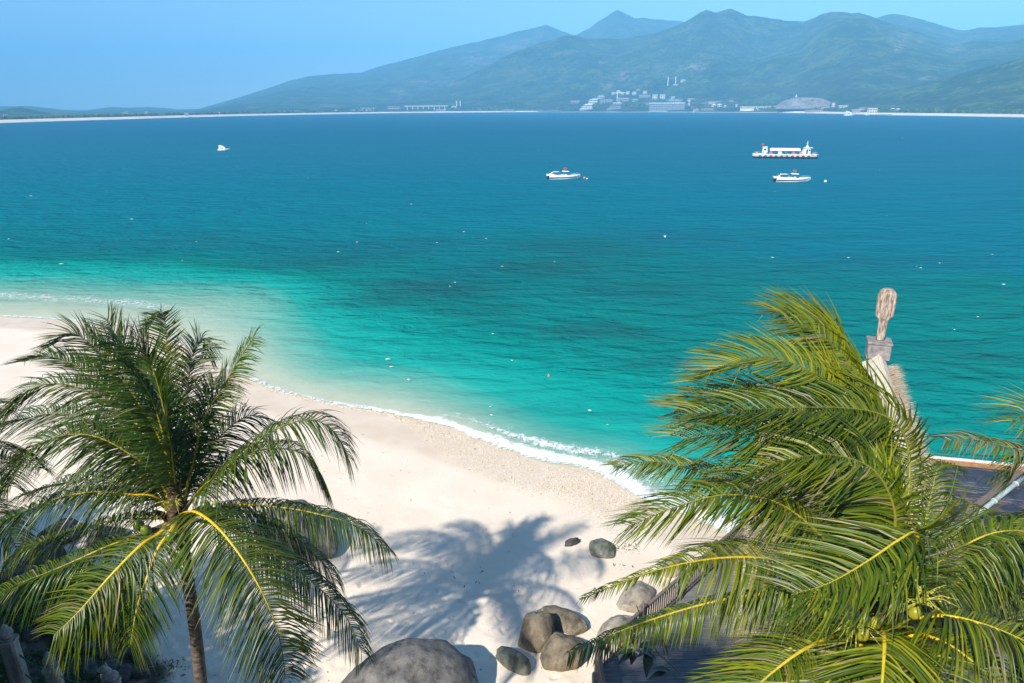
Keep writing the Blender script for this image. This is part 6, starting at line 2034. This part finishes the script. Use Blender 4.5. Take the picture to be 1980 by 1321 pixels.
building(1306, 166, 10, 3, 'flat white house just below the lone high house', 1, 3, 0, 0, 'flat')
# along the beach to the right
building(1346, 214, 12, 4, 'low cream beach house right of the hotel', 1, 4, 1, 2, 'hip')
building(1368, 213, 26, 3.5, 'long low hall with a cream roof behind the sand', 1, 8, 1, 2, 'hip', 'beach_hall', 'building', depth=.4)
building(1380, 207, 8, 6, 'white dome-roofed villa, left of three by the beach', 1, 2, 0, 0, 'hip')
building(1391, 207, 8, 6, 'white dome-roofed villa, middle of three by the beach', 1, 2, 0, 0, 'hip')
building(1402, 208, 6, 4, 'white dome-roofed villa, right and smallest of three by the beach', 1, 2, 0, 0, 'hip')
building(1382, 198.5, 26, 3, 'pinkish long roof above the three domed villas', 1, 8, 2, 2, 'flat', 'row_house', 'building', depth=.4)
building(1414, 197, 10, 3, 'small ochre house above the long white row', 1, 3, 2, 2, 'flat')
building(1480, 210.5, 100, 5, 'very long white two-storey row behind the palms of the far beach', 2, 28, 1, 0, 'flat', 'beach_hotel', 'hotel', depth=.12)
building(1424, 207, 5, 5, 'small white gatehouse at the left end of the long row', 1, 2, 0, 0, 'flat', 'gatehouse')
building(1556, 207.5, 14, 4, 'low pale house in front of the quarry', 1, 4, 2, 0, 'flat')
building(1573, 217, 34, 4, 'long pink beach hall nearest the waterline', 1, 9, 2, 2, 'flat', 'beach_hall', 'building', depth=.3)
building(1575, 212, 16, 4, 'pink flat house behind the long beach hall', 1, 5, 2, 2, 'flat')
building(1596, 210, 16, 7, 'pinkish block with a red roof near the quarry', 2, 5, 2, 1, 'hip', 'apartment_block', 'building')
building(1611, 208, 6, 9, 'slim white tower house by the red-roofed block', 3, 2, 0, 0, 'flat', 'tower_house', 'building')
building(1630, 209, 18, 5, 'white flat row right of the slim tower house', 1, 6, 0, 0, 'flat', 'row_house', 'building', depth=.4)
building(1655, 218, 16, 6, 'pinkish block standing at the root of the pier', 2, 4, 2, 0, 'flat', 'apartment_block', 'building')
building(1686, 219, 18, 10, 'boxy pale building with dark openings by the pier', 2, 4, 1, 0, 'flat', 'harbour_house', 'building')
building(1668, 215, 14, 7, 'brown-pink block left of the boxy pale building', 2, 4, 2, 2, 'flat', 'harbour_house', 'building')
building(1726, 213, 7, 4, 'small white house, left of two above the dune', 1, 2, 0, 0, 'hip')
building(1736, 213, 7, 3.5, 'small white house, right of two above the dune', 1, 2, 0, 0, 'hip')
# towards the left
building(712, 216, 13, 4, 'white house with two bright roofs on the low coast', 1, 4, 0, 0, 'flat')
building(690, 216.5, 24, 4, 'long white row left of the bright-roofed house', 1, 7, 0, 0, 'flat', 'row_house', 'building', depth=.3)
building(651, 217.5, 7, 5, 'single small white house left of the long row', 1, 2, 0, 0, 'flat')
building(762, 210, 26, 4, 'pale pink long house left of the viaduct', 1, 8, 2, 2, 'flat', 'row_house', 'building', depth=.3)
building(852, 215.5, 20, 3.5, 'cream low house under the right end of the viaduct', 1, 6, 1, 0, 'flat')
building(878, 209, 12, 4, 'white boat-shaped roof house right of the viaduct', 1, 4, 0, 0, 'hip')
building(983, 216, 22, 4, 'wide pinkish block on the shore near the centre', 1, 6, 2, 2, 'flat', 'row_house', 'building', depth=.3)
building(925, 214, 8, 3, 'tiny pale house left of the central pinkish block', 1, 2, 2, 0, 'flat')
building(562, 218.5, 46, 4, 'very long white row on the low coast left of centre', 1, 12, 0, 0, 'flat', 'row_house', 'building', depth=.2)
building(430, 221, 32, 4, 'long white row on the far left coast', 1, 9, 0, 0, 'flat', 'row_house', 'building', depth=.2)
building(361, 225, 7, 6, 'bright white block standing on the left beach', 2, 2, 0, 0, 'flat', 'beach_house')
building(240, 224, 6, 6, 'white block, left one of the town on the left coast', 2, 2, 0, 0, 'flat', 'town_house')
building(246, 224, 5, 8, 'taller white block at the middle of the town on the left coast', 3, 2, 0, 0, 'flat', 'town_house')
building(282, 223.5, 8, 7, 'white block with a wide base, right one of the town', 3, 2, 0, 0, 'steps', 'town_house')
building(262, 224.5, 10, 4, 'low grey block between the white town blocks', 1, 3, 3, 0, 'flat', 'town_house')
building(188, 225, 8, 4, 'grey-white low block left of the town', 1, 3, 3, 0, 'flat', 'town_house')
building(12, 229, 8, 8, 'white tower block before the small pointed hill', 4, 2, 0, 0, 'flat', 'tower_block', 'building')
building(30, 231, 10, 3, 'low pale block beside the tower block at far left', 1, 3, 3, 0, 'flat')
building(120, 228, 14, 3, 'faint low white row between the pointed hill and the town', 1, 4, 3, 0, 'flat', 'row_house', 'building', depth=.3)

def viaduct():
    p, rr = march(824, 213)
    mpp = rr / FPX
    az = math.atan2(p[0], p[1])
    o = empty('viaduct', (p[0], p[1], p[2]), -az)
    prop(o, 'white viaduct on slim piers along the far shore', 'bridge')
    W = 78 * mpp; H = 7 * mpp
    MB().box(-W / 2, W / 2, 0, 9, H - 1.6, H).build('bridge_deck', WALLS[0], o)
    MB().box(-W / 2, W / 2, -.4, -.02, H - .6, H + .9).build('parapet', WALLS[0], o)
    for k in range(8):
        x = -W / 2 + W * (k + .5) / 8
        MB().box(x - 1.1, x + 1.1, 2, 7, -8, H - 1.62).build('pier', WALLS[0], o)
    p, rr = march(712, 211); mpp = rr / FPX; az = math.atan2(p[0], p[1])
    o = empty('footbridge', (p[0], p[1], p[2]), -az)
    prop(o, 'short thin white bridge above the bright-roofed house', 'bridge')
    W = 28 * mpp
    MB().box(-W / 2, W / 2, 0, 5, 2.6, 3.6).build('bridge_deck', WALLS[0], o)
    for k in range(3):
        MB().box(-W / 3 + k * W / 3 - .6, -W / 3 + k * W / 3 + .6, 1, 4, -6, 2.58).build('pier', WALLS[0], o)
viaduct()

def mast(px, py, hpx, label, kind='mast'):
    p, rr = march(px, py)
    h = hpx * rr / FPX
    o = empty(kind, tuple(p))
    prop(o, label, 'tower' if kind != 'crane' else 'crane')
    MB().hexa([(-1.3, -1.3, -3), (1.3, -1.3, -3), (1.3, 1.3, -3), (-1.3, 1.3, -3)], [(-.7, -.7, h), (.7, -.7, h), (.7, .7, h), (-.7, .7, h)]).build('tower_shaft', WALLS[0], o)
    if kind == 'crane':
        MB().box(-16, 34, -.7, .7, h * .86, h * .86 + 1.4).build('jib', WALLS[0], o)
        MB().box(-16, -11, -1.2, 1.2, h * .86 - 2.5, h * .86 - .05).build('counterweight', WALLS[3], o)
    else:
        for k in (.6, .8):
            MB().box(-1.9, 1.9, -1.9, 1.9, h * k, h * k + 1.2).build('platform', WALLS[0], o)
mast(1291, 166, 15, 'white mast, left one of two on the forested slope')
mast(1306, 162, 12, 'white mast, right one of two by the lone high house')
mast(1193, 196, 16, 'pale tower crane standing over the headland resort', 'crane')
mast(1537, 205, 18, 'thin white mast in front of the quarry face')
mast(883, 206, 10, 'faint pylon, left one of two above the boat-shaped roof', 'pylon')
mast(890, 206, 10, 'faint pylon, right one of two above the boat-shaped roof', 'pylon')

def quarry():
    pts = [(1502, 204), (1512, 197), (1522, 192), (1535, 189), (1550, 188), (1566, 188.5), (1580, 189.5), (1594, 192), (1606, 197), (1622, 202), (1640, 206)]
    base = 211.0
    p0, rr = march(1560, 209)
    V, F = [], []
    N = 60; M = 12
    r = random.Random(2)
    xs = np.linspace(1500, 1642, N)
    top = np.interp(xs, [q[0] for q in pts], [q[1] for q in pts])
    for i in range(N):
        for j in range(M):
            u = j / (M - 1)
            py = base + (top[i] - base) * u
            d = ray(xs[i], py)
            R = rr - 60 + 75 * u + 12 * mnoise.noise(Vector((xs[i] * .09, u * 4, 0))) + 6 * mnoise.noise(Vector((xs[i] * .3, u * 9, 3)))
            q = d * (R / math.hypot(d[0], d[1]))
            V.append(tuple(CAM + q))
    # back side so that it is a solid knoll
    for i in range(N):
        d = ray(xs[i], base); R = rr + 90
        q = d * (R / math.hypot(d[0], d[1]))
        V.append((q[0], q[1], 1.0))
    for i in range(N - 1):
        for j in range(M - 1):
            F.append((i * M + j, (i + 1) * M + j, (i + 1) * M + j + 1, i * M + j + 1))
        F.append((i * M + M - 1, (i + 1) * M + M - 1, N * M + i + 1, N * M + i))
    t = NT('quarry_rock')
    co = t.coord()
    a = t.noise(t.mapping(co, (1, 1, 2.5)), .05, 7, .7)
    col = t.ramp(a, [(.3, (.13, .115, .10)), (.5, (.24, .21, .19)), (.7, (.40, .36, .32))])
    o = MB().add(V, F).build('quarry_cliff', t.done(t.bsdf(col, .95, .1, 0, t.bump(a, .8, 4))))
    prop(o, 'bare grey-pink quarry face cut into the foot of the mountain', kind='structure')
quarry()

def pier():
    A = on(1560, 220.5, 0); B = on(1722, 224.3, 0)
    u = (B - A); L = np.linalg.norm(u[:2])
    o = empty('pier', (A[0], A[1], 0), math.atan2(u[1], u[0]))
    prop(o, 'low concrete pier running along the far beach to a dark tip', 'pier')
    MB().box(0, L, -2, 2, 1.0, 1.9).build('pier_deck', WALLS[2], o)
    MB().box(L - 30, L + 6, -3, -2.02, .6, 2.4).build('landing_stage', WALLS[3], o)
    for k in range(12):
        MB().box(L * (k + .5) / 12 - .6, L * (k + .5) / 12 + .6, -1.6, 1.6, -2, .98).build('pile', WALLS[3], o)
pier()

def coastal_wood():
    """rounded tree crowns along the flat behind the far beach"""
    r = np.random.default_rng(77)
    ico = bmesh.new(); bmesh.ops.create_icosphere(ico, subdivisions=1, radius=1.0)
    iv = np.array([v.co[:] for v in ico.verts]); ico.faces.ensure_lookup_table()
    ifc = np.array([[v.index for v in f.verts] for f in ico.faces]); ico.free()
    n = 5200
    az = r.uniform(math.atan(-1.0), math.atan(.95), n)
    d = 52 + 90 * r.random(n) ** 1.6
    dens = 0.5 + fbm(az * 60, az * 0, 5, 3)
    keep = r.random(n) < np.clip(dens, .15, .9)
    az, d = az[keep], d[keep]
    R = far_r(az) + d
    g = np.maximum(np.max([L.height(az, R) for L in ALL_LAYERS], axis=0), 3.2)
    s = r.uniform(1.6, 4.4, len(az)) * np.clip(R / 1900, .45, 1)
    P = np.stack([R * np.sin(az), R * np.cos(az), g + s * .5], 1)
    V = P[:, None] + iv[None] * s[:, None, None] * r.uniform(.7, 1.3, (len(az), 1, 3)) * (1 + r.normal(0, .12, (len(az), len(iv), 1)))
    F = ifc[None] + (np.arange(len(az)) * len(iv))[:, None, None]
    me = np_mesh('coastal_wood', V.reshape(-1, 3), F.reshape(-1, 3), {'rnd': np.repeat(r.random(len(az)), len(iv))}, smooth=True)
    o = link_mesh('coastal_wood', me, COVER)
    prop(o, 'belt of small dark trees along the far shore', kind='stuff')
coastal_wood()
